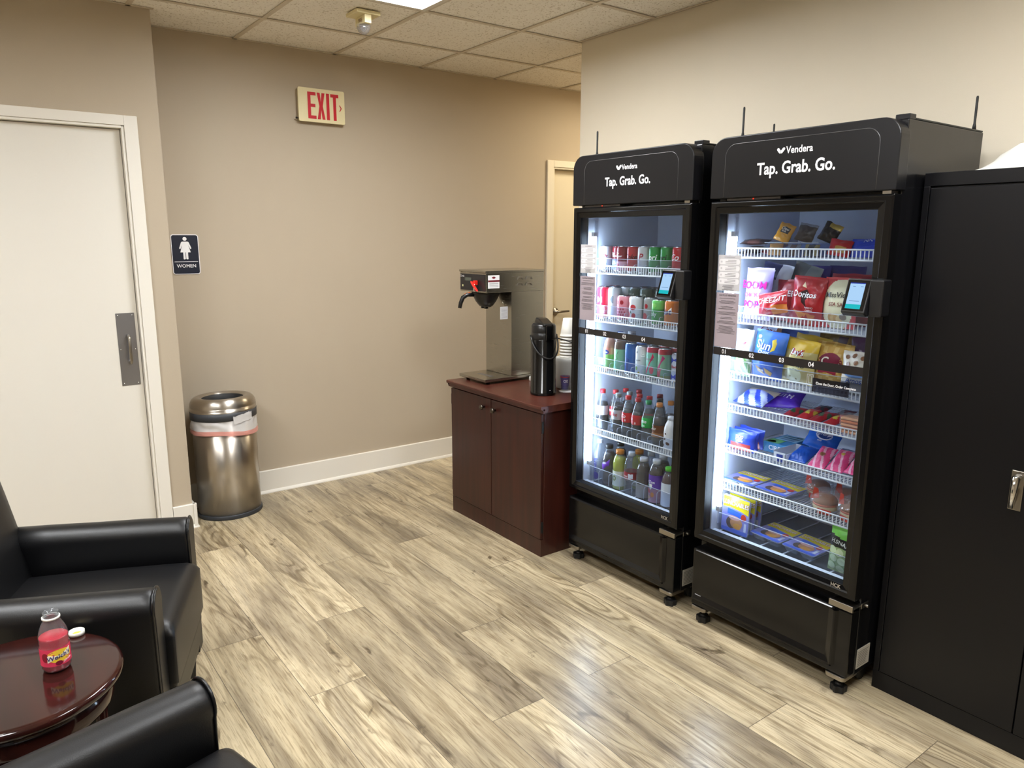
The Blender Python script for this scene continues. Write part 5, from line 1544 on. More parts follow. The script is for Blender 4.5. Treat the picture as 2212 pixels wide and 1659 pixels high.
# ---- third shelf -----------------------------------------------------------------------
ZC3 = 0.9832
PK = mat('liquid_pink_lemonade', 'e3a489', 0.12)
b = bottle('small bottle of pink juice with blue cap, under the banner', 2.588, FX, ZC3, 0.186, 0.031, 'slim', PK, '2a3fa0', [(0.55, '7fae5c'), (1, 'd68a76')], [('Dole', 0.013, 0.50, 'f4f4f6', 0, 0)], labz=(0.10, 0.62), capr=0.0155, art=[(ell(0, 0.001, 0.020, 0.012), '2a3a8c')])
dup(b, (FX + 0.068, 2.588, ZC3), label='bottle behind the pink juice bottle with blue cap')
b = bottle('green tea bottle with pale mint label and white cap', 2.512, FX, ZC3, 0.194, 0.034, 'wide', '6b4a30', 'dfe3ea', '8fd0a4', None, labz=(0.06, 0.60), capr=0.019, fill=0.8,
           art=[(ell(-0.006 + 0.004 * k, -0.05 + 0.017 * k, 0.0012, 0.012, 8, 0.5 * (-1) ** k), '2c4a3c') for k in range(4)])
dup(b, (FX + 0.07, 2.512, ZC3), label='bottle behind the green tea bottle, with a blue cap')
r3 = [
    ('sleek blue can next to the green tea bottle', 2.443, 0.152, 0.0300, [(1, '2b62a8')], None, [([(-0.022, -0.06), (0.006, -0.06), (0.014, 0.0), (-0.010, 0.05), (-0.024, 0.05)], '1d4286')], None),
    ('sleek white can with small green leaf print', 2.375, 0.147, 0.0300, [(1, 'dfe3e6')], [('ALANI', 0.009, 0.55, '4a5058', 0, 0)], [(ell(-0.006, 0.045, 0.003, 0.006, 10), '3a4a42'), (ell(-0.008, -0.030, 0.007, 0.009), '9bbf62'), (ell(0.006, -0.05, 0.005, 0.005), 'c8b84a')], None),
    ('tall can with teal and pink slanted print', 2.303, 0.152, 0.0325, [(0.12, '5a8a58'), (0.9, '7cc0aa'), (1, 'b03048')], [('ARIZONA', 0.011, 0.62, 'a02868', 0, 0)], [([(-0.026, -0.045), (-0.010, -0.050), (0.026, 0.030), (0.020, 0.048)], 'd2285a'), (ell(0.016, -0.030, 0.010, 0.018), 'e65a6a'), (ell(-0.016, 0.030, 0.009, 0.016), '3f9a78')], None),
    ('tall can with green and magenta zigzag print', 2.237, 0.150, 0.0325, [(0.15, '8f9a58'), (0.9, '7aa888'), (1, 'a8303c')], None, [([(-0.024, -0.020), (-0.004, -0.026), (0.026, 0.034), (0.014, 0.046)], 'b22a6c'), ([(-0.026, -0.060), (0.0, -0.060), (0.012, -0.010), (-0.02, -0.020)], 'c04a58')], None),
]
for lb, y, h, r, bands, tx, art, lc in r3:
    c = can(lb, y, FX, ZC3, h, r, bands, tx, art, lidc=lc)
    dup(c, (FX + 0.068, y, ZC3), label='second can in line behind the ' + lb)
    dup(c, (FX + 0.136, y, ZC3), label='third can in line behind the ' + lb)
can('slim blue and silver energy drink can at the door frame', 2.181, FX - 0.004, ZC3, 0.134, 0.0265, [(1, 'c3c8d4')], [('Red', 0.016, 0.55, 'c01c28', 0, 0)], [([(-0.025, -0.062), (0.024, -0.062), (0.024, -0.010), (-0.025, -0.022)], '2338a8'), ([(-0.025, 0.014), (0.024, 0.026), (0.024, 0.054), (-0.025, 0.054)], '2338a8')], lidc='8f949c')

# ---- fourth shelf: cola bottles ----------------------------------------------------------
ZD = 0.6692
COLA = mat('liquid_cola', '190a07', 0.1)
r4 = [
    ('cola bottle with white label and red cap by the lamp', 2.640, 'soda', COLA, 'c42430', 'd8d6d8', [('Ze', 0.022, 0.52, '9a9aa4', 0, 0.3)]),
    ('cola bottle with dark red label and red cap, second from the lamp', 2.600 - 0.012, 'soda', COLA, 'b81c28', '8e2026', [('Dr', 0.016, 0.52, 'e8d8d8', 0, 0)]),
    ('cola bottle with silver label and grey cap', 2.520, 'soda', COLA, '9aa09e', 'aaaeb2', [('oke', 0.026, 0.52, 'b01c28', 0, 0.2)]),
    ('cola bottle with red label printed in white, red cap', 2.453, 'soda', COLA, 'd22428', 'c01c24', [('Co', 0.026, 0.54, 'f4eeee', -0.2, 0.35), ('8', 0.014, 0.45, 'f4eeee', 0.3, 0)]),
    ('cola bottle with plain red label, left of the green-capped bottle', 2.388, 'soda', COLA, 'b81c28', 'b51a22', [('ca', 0.024, 0.54, 'e0a8a8', -0.4, 0.35), ('8', 0.014, 0.44, 'f4eeee', 0.4, 0)]),
    ('clear lemon soda bottle with green label and green cap', 2.322, 'soda', None, '1f8a52', '1fa045', [('rite', 0.022, 0.54, 'ffffff', 0, 0.2), ('88', 0.011, 0.44, 'ffffff', 0.1, 0)]),
    ('root beer bottle with brown and cream label, orange cap', 2.255, 'soda', mat('liquid_root_beer', '241208', 0.1), 'd8853a', [(0.2, '9a6a42'), (0.85, '6c3c20'), (1, 'c8b088')], [('AW', 0.016, 0.44, 'efe6d8', 0, 0)]),
]
for lb, y, kind, liq, capc, lab, tx in r4:
    lz = (0.26, 0.52) if 'root' in lb else (0.40, 0.62)
    b = bottle(lb, y, FX, ZD, 0.211, 0.0325, kind, liq, capc, lab, tx, labz=lz, fill=0.70 if liq else 0)
    if 'silver' in lb or 'plain red' in lb or 'second from' in lb or 'root' in lb or 'white, red' in lb:
        dup(b, (FX + 0.070, y - 0.006, ZD), label='bottle standing behind the ' + lb.split(',')[0])
bk = bottle('dark cola bottle with black cap behind the green-capped bottle', 2.318, FX + 0.072, ZD, 0.211, 0.0325, 'soda', COLA, '151515', '2a2a2c', None, labz=(0.40, 0.62), fill=0.72)
dup(bk, (FX + 0.142, 2.245, ZD), label='dark cola bottle with black cap, rearmost near the door frame')
bk = bottle('green-capped clear bottle behind the root beer bottle', 2.245, FX + 0.0725, ZD, 0.211, 0.0325, 'soda', COLA, '1c7a48', '20803c', None, labz=(0.40, 0.62), fill=0.72)
bk.location.x = FX + 0.212
bk = bottle('red-capped cola bottle in the third line, beside the rail', 2.520, FX + 0.142, ZD, 0.211, 0.0325, 'soda', COLA, '9c1822', '98202a', None, labz=(0.40, 0.62), fill=0.72)
dup(bk, (FX + 0.142, 2.382, ZD), label='red-capped cola bottle in the third line, behind the plain red label')
bottle('white creamy drink bottle with brown spots at the door frame', 2.180, FX - 0.002, ZD, 0.162, 0.031, 'slim', '=e8e4e0', 'e6e9ee', 'e9e6e2', None, labz=(0.10, 0.55), fill=1.0, capr=0.0165,
       art=[(ell(-0.010, -0.020, 0.008, 0.006, 12, 0.4), '5a3320'), (ell(0.008, -0.040, 0.010, 0.007, 12, -0.4), '6a3c24'), (ell(-0.004, 0.004, 0.005, 0.004), '4a2a1c'), (ell(-0.016, -0.05, 0.006, 0.006), '5a3320')])

# ---- cooler base: water and juice bottles -------------------------------------------------
ZE = 0.4035
WATER = clear('bottle_water', 'e9eff6', 0.05, 0.05, ior=1.33)
def vtext(r, h, zc, s, size, colr):
    return None
b = bottle('clear water bottle with upright blue lettering by the lamp', 2.640, FX, ZE, 0.222, 0.0315, 'slim', None, 'd9e0ea', None, None, fill=0, capr=0.0155)
m = MB()
m.text('smart', 0.036, (0, 0, 0), (1, 0, 0), (0, 0, 1), CP('3f3f9a'), bold=0.012, fn=lambda a, bb: cyl_wrap(0.0315, 0.085, 0, 0.0008)(-bb, a))
obj('lettering', m, None, b, recalc=False, label='upright blue lettering')
m = MB(); conform(m, ell(0.006, 0.035, 0.016, 0.020), cyl_wrap(0.0315, 0.0, 0, 0.0005), CP('3a3288'))
obj('print', m, None, b)
b2_ = bottle('dark juice bottle with black cap and purple diamond label', 2.572, FX, ZE, 0.208, 0.034, 'curvy', mat('liquid_dark_purple', '1c0f1c', 0.12), '17171a', None, None, fill=0.82, capr=0.019)
m = MB(); conform(m, [(-0.03, 0.11), (0.034, 0.14), (0.030, 0.108), (-0.012, 0.078), (-0.032, 0.09)], cyl_wrap(0.034, 0.0, 0, 0.0009), CP('6a3aa8'))
m.text('VEIL', 0.014, (0, 0, 0), (1, 0, 0), (0, 0, 1), WHITE, bold=0.02, fn=lambda a, bb: cyl_wrap(0.034, 0.116, 0.1, 0.0015)(a, bb + a * 0.3))
obj('label', m, None, b2_, recalc=False, label='purple slanted label')
dup(b2_, (FX + 0.075, 2.570, ZE), label='dark juice bottle with black cap, second in its line')
b = bottle('lime yellow sports drink bottle with orange cap', 2.497, FX, ZE, 0.198, 0.0345, 'wide', mat('liquid_lime', 'b3b82a', 0.12), 'dd8a35', 'd9dcc8', None, labz=(0.10, 0.48), fill=0.82, capr=0.0205, art=[(ell(0.0, -0.040, 0.011, 0.013), '8a9a4a'), (ell(0.0, -0.040, 0.007, 0.008), 'd9dcc8')])
dup(b, (FX + 0.075, 2.440, ZE), label='sports drink bottle with orange cap behind the lime yellow one')
b = bottle('clear ribbed bottle with small dark red label', 2.418, FX, ZE, 0.206, 0.0355, 'wide', None, 'cfd6de', '9a2a38', [("Honey", 0.013, 0.44, 'f0e8e8', -0.3, 0.2)], labz=(0.36, 0.54), fill=0, capr=0.0165, art=[([(0.010, -0.024), (0.034, -0.024), (0.034, 0.0), (0.010, 0.0)], 'dfe2ea')])
dup(b, (FX + 0.078, 2.365, ZE), label='clear ribbed bottle in the second line with grey cap')
b = bottle('dark tea bottle with white cap and clear lower half', 2.338, FX, ZE, 0.198, 0.034, 'slim', mat('liquid_tea', '2a1710', 0.12), 'e6e8ee', '9a948c', None, labz=(0.02, 0.36), fill=0.84, capr=0.0195)
b = bottle('iced tea bottle with purple label and white cap', 2.257, FX, ZE, 0.208, 0.0345, 'wide', mat('liquid_tea', '2a1710', 0.12), 'e4e6ee', [(0.34, 'a8788a'), (1, '5a2ea0')], [('riZon', 0.019, 0.50, 'ffffff', 0, 0)], labz=(0.03, 0.66), fill=0.84, capr=0.0195,
           art=[([(-0.010, -0.010), (0.010, -0.010), (0.006, -0.030), (0.0, -0.038), (-0.006, -0.030)], 'e8e4da'), (ell(-0.012, -0.045, 0.007, 0.012, 12, 0.5), 'c23a4a'), (ell(0.010, -0.060, 0.009, 0.012), 'd88a4a'), (ell(-0.010, -0.075, 0.010, 0.008), 'c8a080'), (ell(-0.016, -0.018, 0.005, 0.010), '3a8a8a')])
dup(b, (FX + 0.075, 2.285, ZE), label='iced tea bottle with white cap in the second line')
dup(b, (FX + 0.078, 2.205, ZE), label='iced tea bottle with white cap in the second line, by the door frame')
bottle('drink bottle with white label and lime green cap at the door frame', 2.179, FX - 0.001, ZE, 0.190, 0.034, 'slim', mat('liquid_maroon', '4a1a1c', 0.12), '5fcf3a', 'd9dde4', None, labz=(0.05, 0.62), fill=0.85, capr=0.0185)
# ---- larger cooler, top shelf ---------------------------------------------------------------
def bins():
    for k, (ya, yb) in enumerate(((1.732, 1.656), (1.652, 1.584), (1.580, 1.510))):
        yc_ = (ya + yb) / 2
        t = thing('clear_bin', ['clear acrylic bin with snack bars, the one nearest the lamp side', 'clear acrylic bin with snack bars, middle one of three', 'clear acrylic bin with snack bars, third from the lamp'][k], 'bin', (2.56, yc_, Z1_), group='clear bins on the top shelf')
        m = MB(); x0_, x1_ = 2.478, 2.70
        m.box(x0_, x0_ + .0015, yb, ya, Z1_ + 0.0005, Z1_ + 0.05); m.box(x0_, x1_, yb, yb + .0015, Z1_ + 0.0005, Z1_ + 0.05); m.box(x0_, x1_, ya - .0015, ya, Z1_ + 0.0005, Z1_ + 0.05); m.box(x0_, x1_, yb, ya, Z1_ + 0.0005, Z1_ + 0.002)
        obj('tray', m, ACRYL, t)
        OBST.append(_bvh(t, Matrix.Translation(t.location).inverted() @ Matrix.Translation(t.location)))
        obj('rim', MB().box(x0_ - .001, x0_ + .003, yb, ya, Z1_ + 0.0502, Z1_ + 0.053).box(x0_, x1_, yb - .0005, yb + .002, Z1_ + 0.0502, Z1_ + 0.052), ACEDGE, t)
bins()
def bar(label, y, x, z, w_, h, colr, yaw=0, rx=-86, band=None, ry=0, d=0.018, text=None):
    zn = (lambda u, v: (band if 0.32 < u < 0.68 else colr)) if band else colr
    return bag(label, y, x, z, w_, h, d, zn, rx=rx, yaw=yaw, ry=ry, name='snack_bar', cat='snack bar', seed=rnd.randint(1, 90), rough=0.28, wr=0.002, nx=14, nz=14, text=text)
bar('brown chocolate bar on top of the pile by the lamp', 1.815, 2.505, Z1_ + 0.046, 0.115, 0.045, '2e1d1a', yaw=8, rx=-70, band='5a3a34')
bar('dark chocolate bar under the brown one by the lamp', 1.820, 2.515, Z1_ + 0.026, 0.110, 0.050, '241a1c', yaw=-5, band='3c2c2c')
bar('dark wrapped bar lying lowest by the lamp', 1.826, 2.490, Z1_ + 0.010, 0.085, 0.045, '2c2222', yaw=3)
bar('red wrapped bar lying low beside the dark bars', 1.768, 2.485, Z1_ + 0.014, 0.070, 0.05, 'c0202a', rx=-78, d=0.026)
bar('red wrapped bar lying behind the low red one', 1.768, 2.535, Z1_ + 0.030, 0.070, 0.05, 'a81c26', rx=-74)
bag('gold snack pouch leaning out of a clear bin', 1.690, 2.515, Z1_ + 0.0560, 0.066, 0.070, 0.018, lambda u, v: '2c3038' if 0.25 < u < 0.8 and 0.45 < v < 0.8 else 'c98c2a', rx=-16, ry=18, text=[('Chew', 0.014, 0.02, 0.70, 'e8e0d0', 0, 0), ('BAR', 0.010, 0.02, 0.56, 'e8e0d0', 0, 0)], seed=4, name='snack_pouch', cat='snack pouch')
bar('orange wrapped bar standing low in the first clear bin', 1.694, 2.492, Z1_ + 0.004, 0.058, 0.045, 'c98a3c', rx=-12)
bar('silver and brown bar in the middle clear bin', 1.618, 2.492, Z1_ + 0.004, 0.055, 0.042, '8f8a86', rx=-12, band='6c4a34')
bag('dark brown snack pouch leaning back over the middle bin', 1.600, 2.520, Z1_ + 0.0560, 0.074, 0.068, 0.018, lambda u, v: '8a8a90' if v > 0.85 else '3a2e28', rx=-18, ry=12, seed=6, name='snack_pouch', cat='snack pouch')
bag('dark snack pouch with crinkled gold end, in the third bin', 1.510, 2.520, Z1_ + 0.0560, 0.070, 0.070, 0.020, lambda u, v: 'b89a4a' if (v > 0.72 and u > 0.3) else '2c2420', rx=-18, ry=20, seed=9, wr=0.006, name='snack_pouch', cat='snack pouch', metal=0.3)
bar('gold and black bar low in the third clear bin', 1.545, 2.492, Z1_ + 0.004, 0.058, 0.042, 'a89050', rx=-12, band='2c2622')
bag('small red snack bag with gold biscuits', 1.447, 2.500, Z1_ + 0.003, 0.085, 0.058, 0.03, lambda u, v: 'c99a4a' if 0.35 < u < 0.85 and 0.2 < v < 0.55 else 'b81c26', rx=-14, ry=8, seed=12, wr=0.006, nx=20, nz=16)
bag('bright blue snack bag on the top shelf by the terminal side', 1.338, 2.505, Z1_ + 0.003, 0.150, 0.066, 0.05, '1a3fc0', rx=-20, seed=13, wr=0.006, text=[('NN', 0.020, -0.05, 0.80, 'd8dcec', 0, 10)])
bag('dark red snack bag lying behind the small red one', 1.420, 2.56, Z1_ + 0.012, 0.10, 0.055, 0.03, '6e1a20', rx=-30, seed=14)

# ---- second shelf: bags of crisps ------------------------------------------------------------
bag('small red cracker bag tilted in front of the others', 1.690, 2.500, Z2_ + 0.034, 0.128, 0.088, 0.030, lambda u, v: 'c01a20' if v > 0.35 or u < 0.5 else 'd87a28', rx=-12, ry=-12, text=[('CHEEZ-IT', 0.030, -0.03, 0.62, 'ffffff', 0.15, 0), ('ORIGINAL', 0.010, 0.02, 0.22, 'f0e8e0', 0, 0)], seed=27, wr=0.005)
bag('lilac popcorn bag with hot pink lettering by the lamp', 1.812, 2.512, Z2_ + 0.003, 0.124, 0.205, 0.046, lambda u, v: 'b7a4ea' if v > 0.25 else 'cbb8f0', rx=-4, text=[('BOOM', 0.042, -0.12, 0.66, 'e02a9a', 0, 0), ('CHICKA', 0.024, -0.10, 0.47, 'd84aa8', 0, 0), ('POP', 0.042, -0.16, 0.28, 'e02a9a', 0, 0)], seed=21, wr=0.005)
bag('white and navy crisps bag rising behind the lilac bag', 1.795, 2.600, Z2_ + 0.004, 0.135, 0.216, 0.05, lambda u, v: '232a4c' if (u < 0.62 and v > 0.7) else 'cfd3da', rx=-8, ry=9, text=[('style', 0.022, -0.15, 0.86, 'dfe4f0', 0.2, 0)], seed=22)
bag('grey crisps bag in the second row of bags', 1.705, 2.628, Z2_ + 0.004, 0.12, 0.215, 0.05, lambda u, v: '6a6c68' if u < .55 else '8a8c86', rx=-10, ry=14, seed=23)
bag('purple bag at the back of the second shelf', 1.690, 2.720, Z2_ + 0.004, 0.15, 0.214, 0.05, lambda u, v: '5a4fa0' if v > 0.45 else '6a3a34', rx=-10, seed=24)
bag('purple bag farther along the back of the second shelf', 1.560, 2.742, Z2_ + 0.004, 0.15, 0.216, 0.05, lambda u, v: '4e4688' if v > 0.45 else '5c2c2c', rx=-10, seed=25)
bag('dark red cracker bag standing behind the tilted red one', 1.676, 2.573, Z2_ + 0.004, 0.118, 0.160, 0.035, '8e1c22', rx=-6, text=[('CHEEZ', 0.030, 0.02, 0.66, 'e8dcd8', 0.1, 0)], seed=26)
bag('red tortilla crisps bag with orange triangle chips', 1.572, 2.522, Z2_ + 0.003, 0.136, 0.180, 0.046, lambda u, v: 'a8181e', rx=-5, ry=3, seed=28, wr=0.006,
    art=[([(-0.16, 0.66), (0.02, 0.74), (0.16, 0.60), (0.10, 0.36), (-0.06, 0.46)], '2a0c0e'), ([(-0.10, 0.88), (0.0, 0.76), (-0.14, 0.78)], 'e0c89a'), ([(-0.30, 0.30), (0.10, 0.24), (-0.10, -0.0)], 'cc7a34'), ([(0.08, 0.26), (0.36, 0.22), (0.20, 0.02)], 'c46c2c')],
    text=[('Doritos', 0.030, -0.02, 0.62, 'f6f2ee', 0.0, 0), ('NACHO', 0.009, 0.18, 0.36, 'f2d8d0', 0, 0), ('CHEESE', 0.009, 0.18, 0.30, 'f2d8d0', 0, 0)])
bag('cream crisps bag with red shoulders and dark script', 1.446, 2.506, Z2_ + 0.003, 0.132, 0.182, 0.048, lambda u, v: 'e6deb8' if ((u - .5) / .46) ** 2 + ((v - .46) / .50) ** 2 < 1 else 'cf4a4a', rx=-5, seed=29, nx=34, nz=40,
    art=[(ell(-0.16, 0.20, 0.09, 0.085), 'c89858'), (ell(-0.08, 0.19, 0.09, 0.08), 'd8b070'), (ell(0.0, 0.18, 0.09, 0.075), 'c89858'), (ell(0.08, 0.17, 0.09, 0.07), 'e0c088'), (ell(0.20, 0.22, 0.10, 0.06), '8a7a6a')],
    text=[('MissVickie', 0.027, 0.04, 0.64, '2a2420', 0.1, 0), ('SEA SALT', 0.019, 0.06, 0.46, '7a2a26', 0, 0)])
bag('dark red crisps bag behind, against the payment terminal side', 1.470, 2.640, Z2_ + 0.004, 0.17, 0.190, 0.05, '8c1a24', rx=-8, seed=30, text=[('KETTLE', 0.014, 0.1, 0.88, 'e8d8d0', 0, 0)])

# ---- third shelf -----------------------------------------------------------------------------------
bag('white vegetable snack bag with green leaves by the lamp', 1.832, 2.512, Z3_ + 0.003, 0.082, 0.190, 0.045, lambda u, v: 'e9ece6' if v > 0.45 else ('6a8a52' if (u + v) % 0.3 > 0.12 else 'b8bc9a'), rx=-4, seed=41, text=[('g', 0.040, 0.1, 0.70, 'd83a48', 0.2, 0)])
bag('white crisps bag with dark red letter e in the second row', 1.812, 2.590, Z3_ + 0.004, 0.130, 0.205, 0.045, lambda u, v: '8a5a34' if u > 0.85 and v > .8 else 'c3cbdc', rx=-8, ry=4, seed=42, text=[('Cape', 0.034, 0.08, 0.90, '7a1c30', 0.2, -6)])
bag('blue multigrain crisps bag with yellow sun print', 1.722, 2.514, Z3_ + 0.003, 0.144, 0.190, 0.050, lambda u, v: '3f78cc' if v > 0.55 else '3a5aa0', rx=-5, ry=4, seed=43, wr=0.005,
    art=[([(0.10, 0.82), (0.16, 0.70), (0.12, 0.58), (0.24, 0.62), (0.27, 0.76), (0.2, 0.86)], 'ecc83a'), (ell(-0.32, 0.86, 0.06, 0.035), 'e8d27a'), ([(-0.30, 0.26), (-0.12, 0.22), (0.02, 0.10), (-0.2, 0.14)], 'b98a44'), ([(0.0, 0.24), (0.26, 0.16), (0.2, 0.08), (0.04, 0.14)], 'c09450')],
    text=[('Sun', 0.048, -0.12, 0.70, 'ffffff', 0.05, -4), ('CHIPS', 0.020, -0.06, 0.55, 'f2f4f8', 0, -4), ('ORIGINAL', 0.010, -0.04, 0.40, 'dfe6f2', 0, 0), ('Deep', 0.012, -0.1, 0.18, 'e6e2d6', 0, 0)])
bag('deep blue crisps bag in the second row of the third shelf', 1.712, 2.625, Z3_ + 0.004, 0.165, 0.200, 0.05, '35589c', rx=-8, seed=44)
bag('yellow potato crisps bag with red panel', 1.602, 2.512, Z3_ + 0.003, 0.142, 0.168, 0.050, lambda u, v: 'e0b52a' if v > 0.74 else 'd6c07a', rx=-6, ry=5, seed=45, wr=0.006,
    art=[([(-0.22, 0.62), (0.18, 0.62), (0.18, 0.78), (-0.22, 0.78)], 'b01c26'), (ell(-0.05, 0.18, 0.26, 0.18), 'e2dcae'), (ell(-0.12, 0.14, 0.03, 0.02), '8f7c3a'), (ell(0.06, 0.10, 0.03, 0.02), '8f7c3a')],
    text=[("Lay's", 0.030, -0.02, 0.70, 'ffffff', 0.1, 0), ('BAKED', 0.026, 0.0, 0.42, '3f4a42', 0, 0), ('NOT FRIED', 0.009, 0.0, 0.30, '5a6250', 0, 0)])
bag('yellow potato crisps bag behind the one with the red panel', 1.600, 2.598, Z3_ + 0.004, 0.150, 0.178, 0.045, 'c9a62a', rx=-8, ry=6, seed=46)
bag('golden pretzel bag with maroon oval', 1.480, 2.530, Z3_ + 0.003, 0.146, 0.170, 0.050, lambda u, v: 'c0923c' if (int(u * 9) + int(v * 9)) % 3 else 'd8b060', rx=-6, ry=3, seed=47, wr=0.006,
    art=[(ell(0.0, 0.55, 0.34, 0.22), '7a1c30'), ([(-0.30, 0.30), (0.22, 0.30), (0.22, 0.40), (-0.3, 0.40)], '9a2838')], text=[('iatto\'s', 0.024, 0.12, 0.50, 'f4e8dc', 0.2, 0), ('C', 0.042, -0.14, 0.58, 'f0e2c8', 0.1, 0)])
bag('golden pretzel bag in the back with purple print', 1.500, 2.665, Z3_ + 0.004, 0.20, 0.192, 0.05, lambda u, v: '4a2440' if 0.42 < u < 0.62 and 0.6 < v < 0.95 else ('8f7038' if (int(u * 9) + int(v * 9)) % 3 else 'a88a4a'), rx=-8, seed=48)
bag('cookie bag with cookie pictures on cream, at the door frame', 1.342, 2.514, Z3_ + 0.003, 0.128, 0.156, 0.050, lambda u, v: 'e8dcc6' if v > 0.3 else '6c6460', rx=-5, seed=49,
    art=[(ell(a, b, 0.07, 0.055), '8a5a34') for a, b in ((-0.32, 0.86), (-0.12, 0.90), (-0.26, 0.70), (-0.02, 0.74), (0.14, 0.86))] + [(ell(-0.02, 0.50, 0.34, 0.09), '7fa2d8')],
    text=[('Amos', 0.026, -0.04, 0.34, '22408c', 0.25, 0)])
bag('purple bag edge showing above the cookie bag', 1.372, 2.60, Z3_ + 0.004, 0.085, 0.196, 0.04, '4a2448', rx=-7, ry=-6, seed=50, text=[('ito\'s', 0.014, 0.0, 0.70, 'e8dce8', 0, 0)])

# ---- fourth shelf --------------------------------------------------------------------------------------
bag('blue and white packet lying by the lamp under a biscuit edge', 1.805, 2.515, Z4_ + 0.022, 0.150, 0.12, 0.042, lambda u, v: 'c8b49c' if v > 0.7 else ('2a44b8' if (u + v * 0.6) % 0.4 < 0.18 else 'b9bde8'), rx=-66, yaw=-6, seed=61, wr=0.006, name='snack_packet', cat='snack packet')
bag('purple packet with white lettering lying beside the blue one', 1.688, 2.500, Z4_ + 0.018, 0.150, 0.10, 0.040, '5a2eb0', rx=-62, yaw=14, ry=-5, seed=62, wr=0.006, name='snack_packet', cat='snack packet', text=[('UTH', 0.034, 0.05, 0.50, 'f4f0fa', 0.2, -8)])
bag('clear crumpled wrapper behind the purple packet', 1.640, 2.565, Z4_ + 0.020, 0.090, 0.085, 0.05, 'ffffff', rx=-60, seed=63, wr=0.012, mt=FILM, name='clear_wrapper', cat='wrapper')
for k, (y, x, zz, colr, bnd, lb) in enumerate(((1.600, 2.500, 0.010, '9a2028', '2a5a34', 'dark red and green bar lying first in the row'), (1.545, 2.510, 0.012, 'b8242c', 'c8b23a', 'red and yellow bar lying second in the row'),
        (1.490, 2.505, 0.014, 'a01e28', '3a5a3a', 'red and green bar lying third in the row'), (1.435, 2.510, 0.012, 'b8242c', 'c8b23a', 'red and yellow bar lying next to the orange crackers'),
        (1.555, 2.600, 0.012, '3a3c40', '8a1c28', 'dark bar with red band lying behind the row'), (1.460, 2.600, 0.012, '7a1c2c', '8f9298', 'maroon and silver bar lying behind the row'))):
    bag(lb, y, x, Z4_ + zz, 0.050, 0.11, 0.022, (lambda cc, bb: (lambda u, v: bb if 0.35 < v < 0.7 and (u + v) % 0.7 < 0.4 else cc))(colr, bnd), rx=-80, yaw=rnd.uniform(-5, 5), seed=70 + k, name='snack_bar', cat='snack bar', nx=14, nz=18)
def stack_crackers():
    t = thing('cracker_pack', 'stacked orange cracker packet in clear film at the door frame', 'cracker pack', (2.505, 1.335, Z4_), world=False)
    for k in range(5):
        o = obj('cracker', MB().box(-0.028, 0.028, -0.034, 0.034, 0.004 + k * 0.012, 0.013 + k * 0.012), C('d9763a' if k % 2 else 'e8a878', 0.6), t, bevel=0.003)
    obj('film', MB().prism(rrect(0.066, 0.078, 0.01), (0, 0, 0.0015), (1, 0, 0), (0, 1, 0), (0, 0, 0.066)), FILM, t)
stack_crackers()

# ---- fifth shelf --------------------------------------------------------------------------------------------
for k, (y, x, l) in enumerate(((1.830, 2.498, 'blue toaster pastry packet in front, by the lamp'), (1.822, 2.535, 'blue toaster pastry packet, second in its line'), (1.812, 2.572, 'blue toaster pastry packet, third in its line'))):
    bag(l, y, x, Z5_ + 0.003, 0.126 if k else 0.138, 0.082, 0.026, lambda u, v: 'a8342c' if (v < 0.36 and 0.15 < u < 0.9) else '1f3fb0', rx=-6, yaw=-3, seed=81 + k, name='pastry_packet', cat='packet', group='blue pastry packets',
        text=[('pop', 0.026, 0.0, 0.70, 'f2f4fa', 0, 4), ('tarts', 0.012, 0.05, 0.48, 'f2f4fa', 0, 4)] if k == 0 else None)
def carton(label, y, x, z, w_, d, h, yaw, cols, name='snack_box', arts=None, text=None):
    t = thing(name, label, 'box', (x, y, z), RZ + R(yaw), world=False)
    b = obj('carton', MB().box(-w_ / 2, w_ / 2, -d / 2, d / 2, 0.0005, h), C(cols[0], 0.4), t, bevel=0.0015)
    m = MB()
    for a, b_, c_, d_, colr in arts or []:
        m.box(-w_ / 2 + a * w_, -w_ / 2 + b_ * w_, -d / 2 + c_ * d, -d / 2 + d_ * d, h + 0.0003, h + 0.0009, C(colr, 0.4))
    if m.v: obj('print', m, None, t)
    m = MB()
    if text: m.text(text, 0.026, (0, -d / 2 - 0.0008, h * 0.5), (1, 0, 0), (0, 0, 1), WHITE, bold=0.02)
    if m.v: obj('lettering', m, None, t, recalc=False)
    settle(t)
    return t
carton('blue snack box with green apples on its top', 1.690, 2.575, Z5_ + 0.001, 0.105, 0.165, 0.042, 0, ['2f7fb0'], arts=[(0.02, 0.62, 0.03, 0.38, '6fae6a'), (0.08, 0.40, 0.05, 0.22, '3f8a34'), (0.10, 0.95, 0.42, 0.95, '9cc8dc'), (0.2, 0.8, 0.5, 0.56, '5a9ac8'), (0.15, 0.9, 0.66, 0.72, '5a9ac8'), (0.2, 0.85, 0.82, 0.88, '5a9ac8')], text='CIRE')
m = MB()
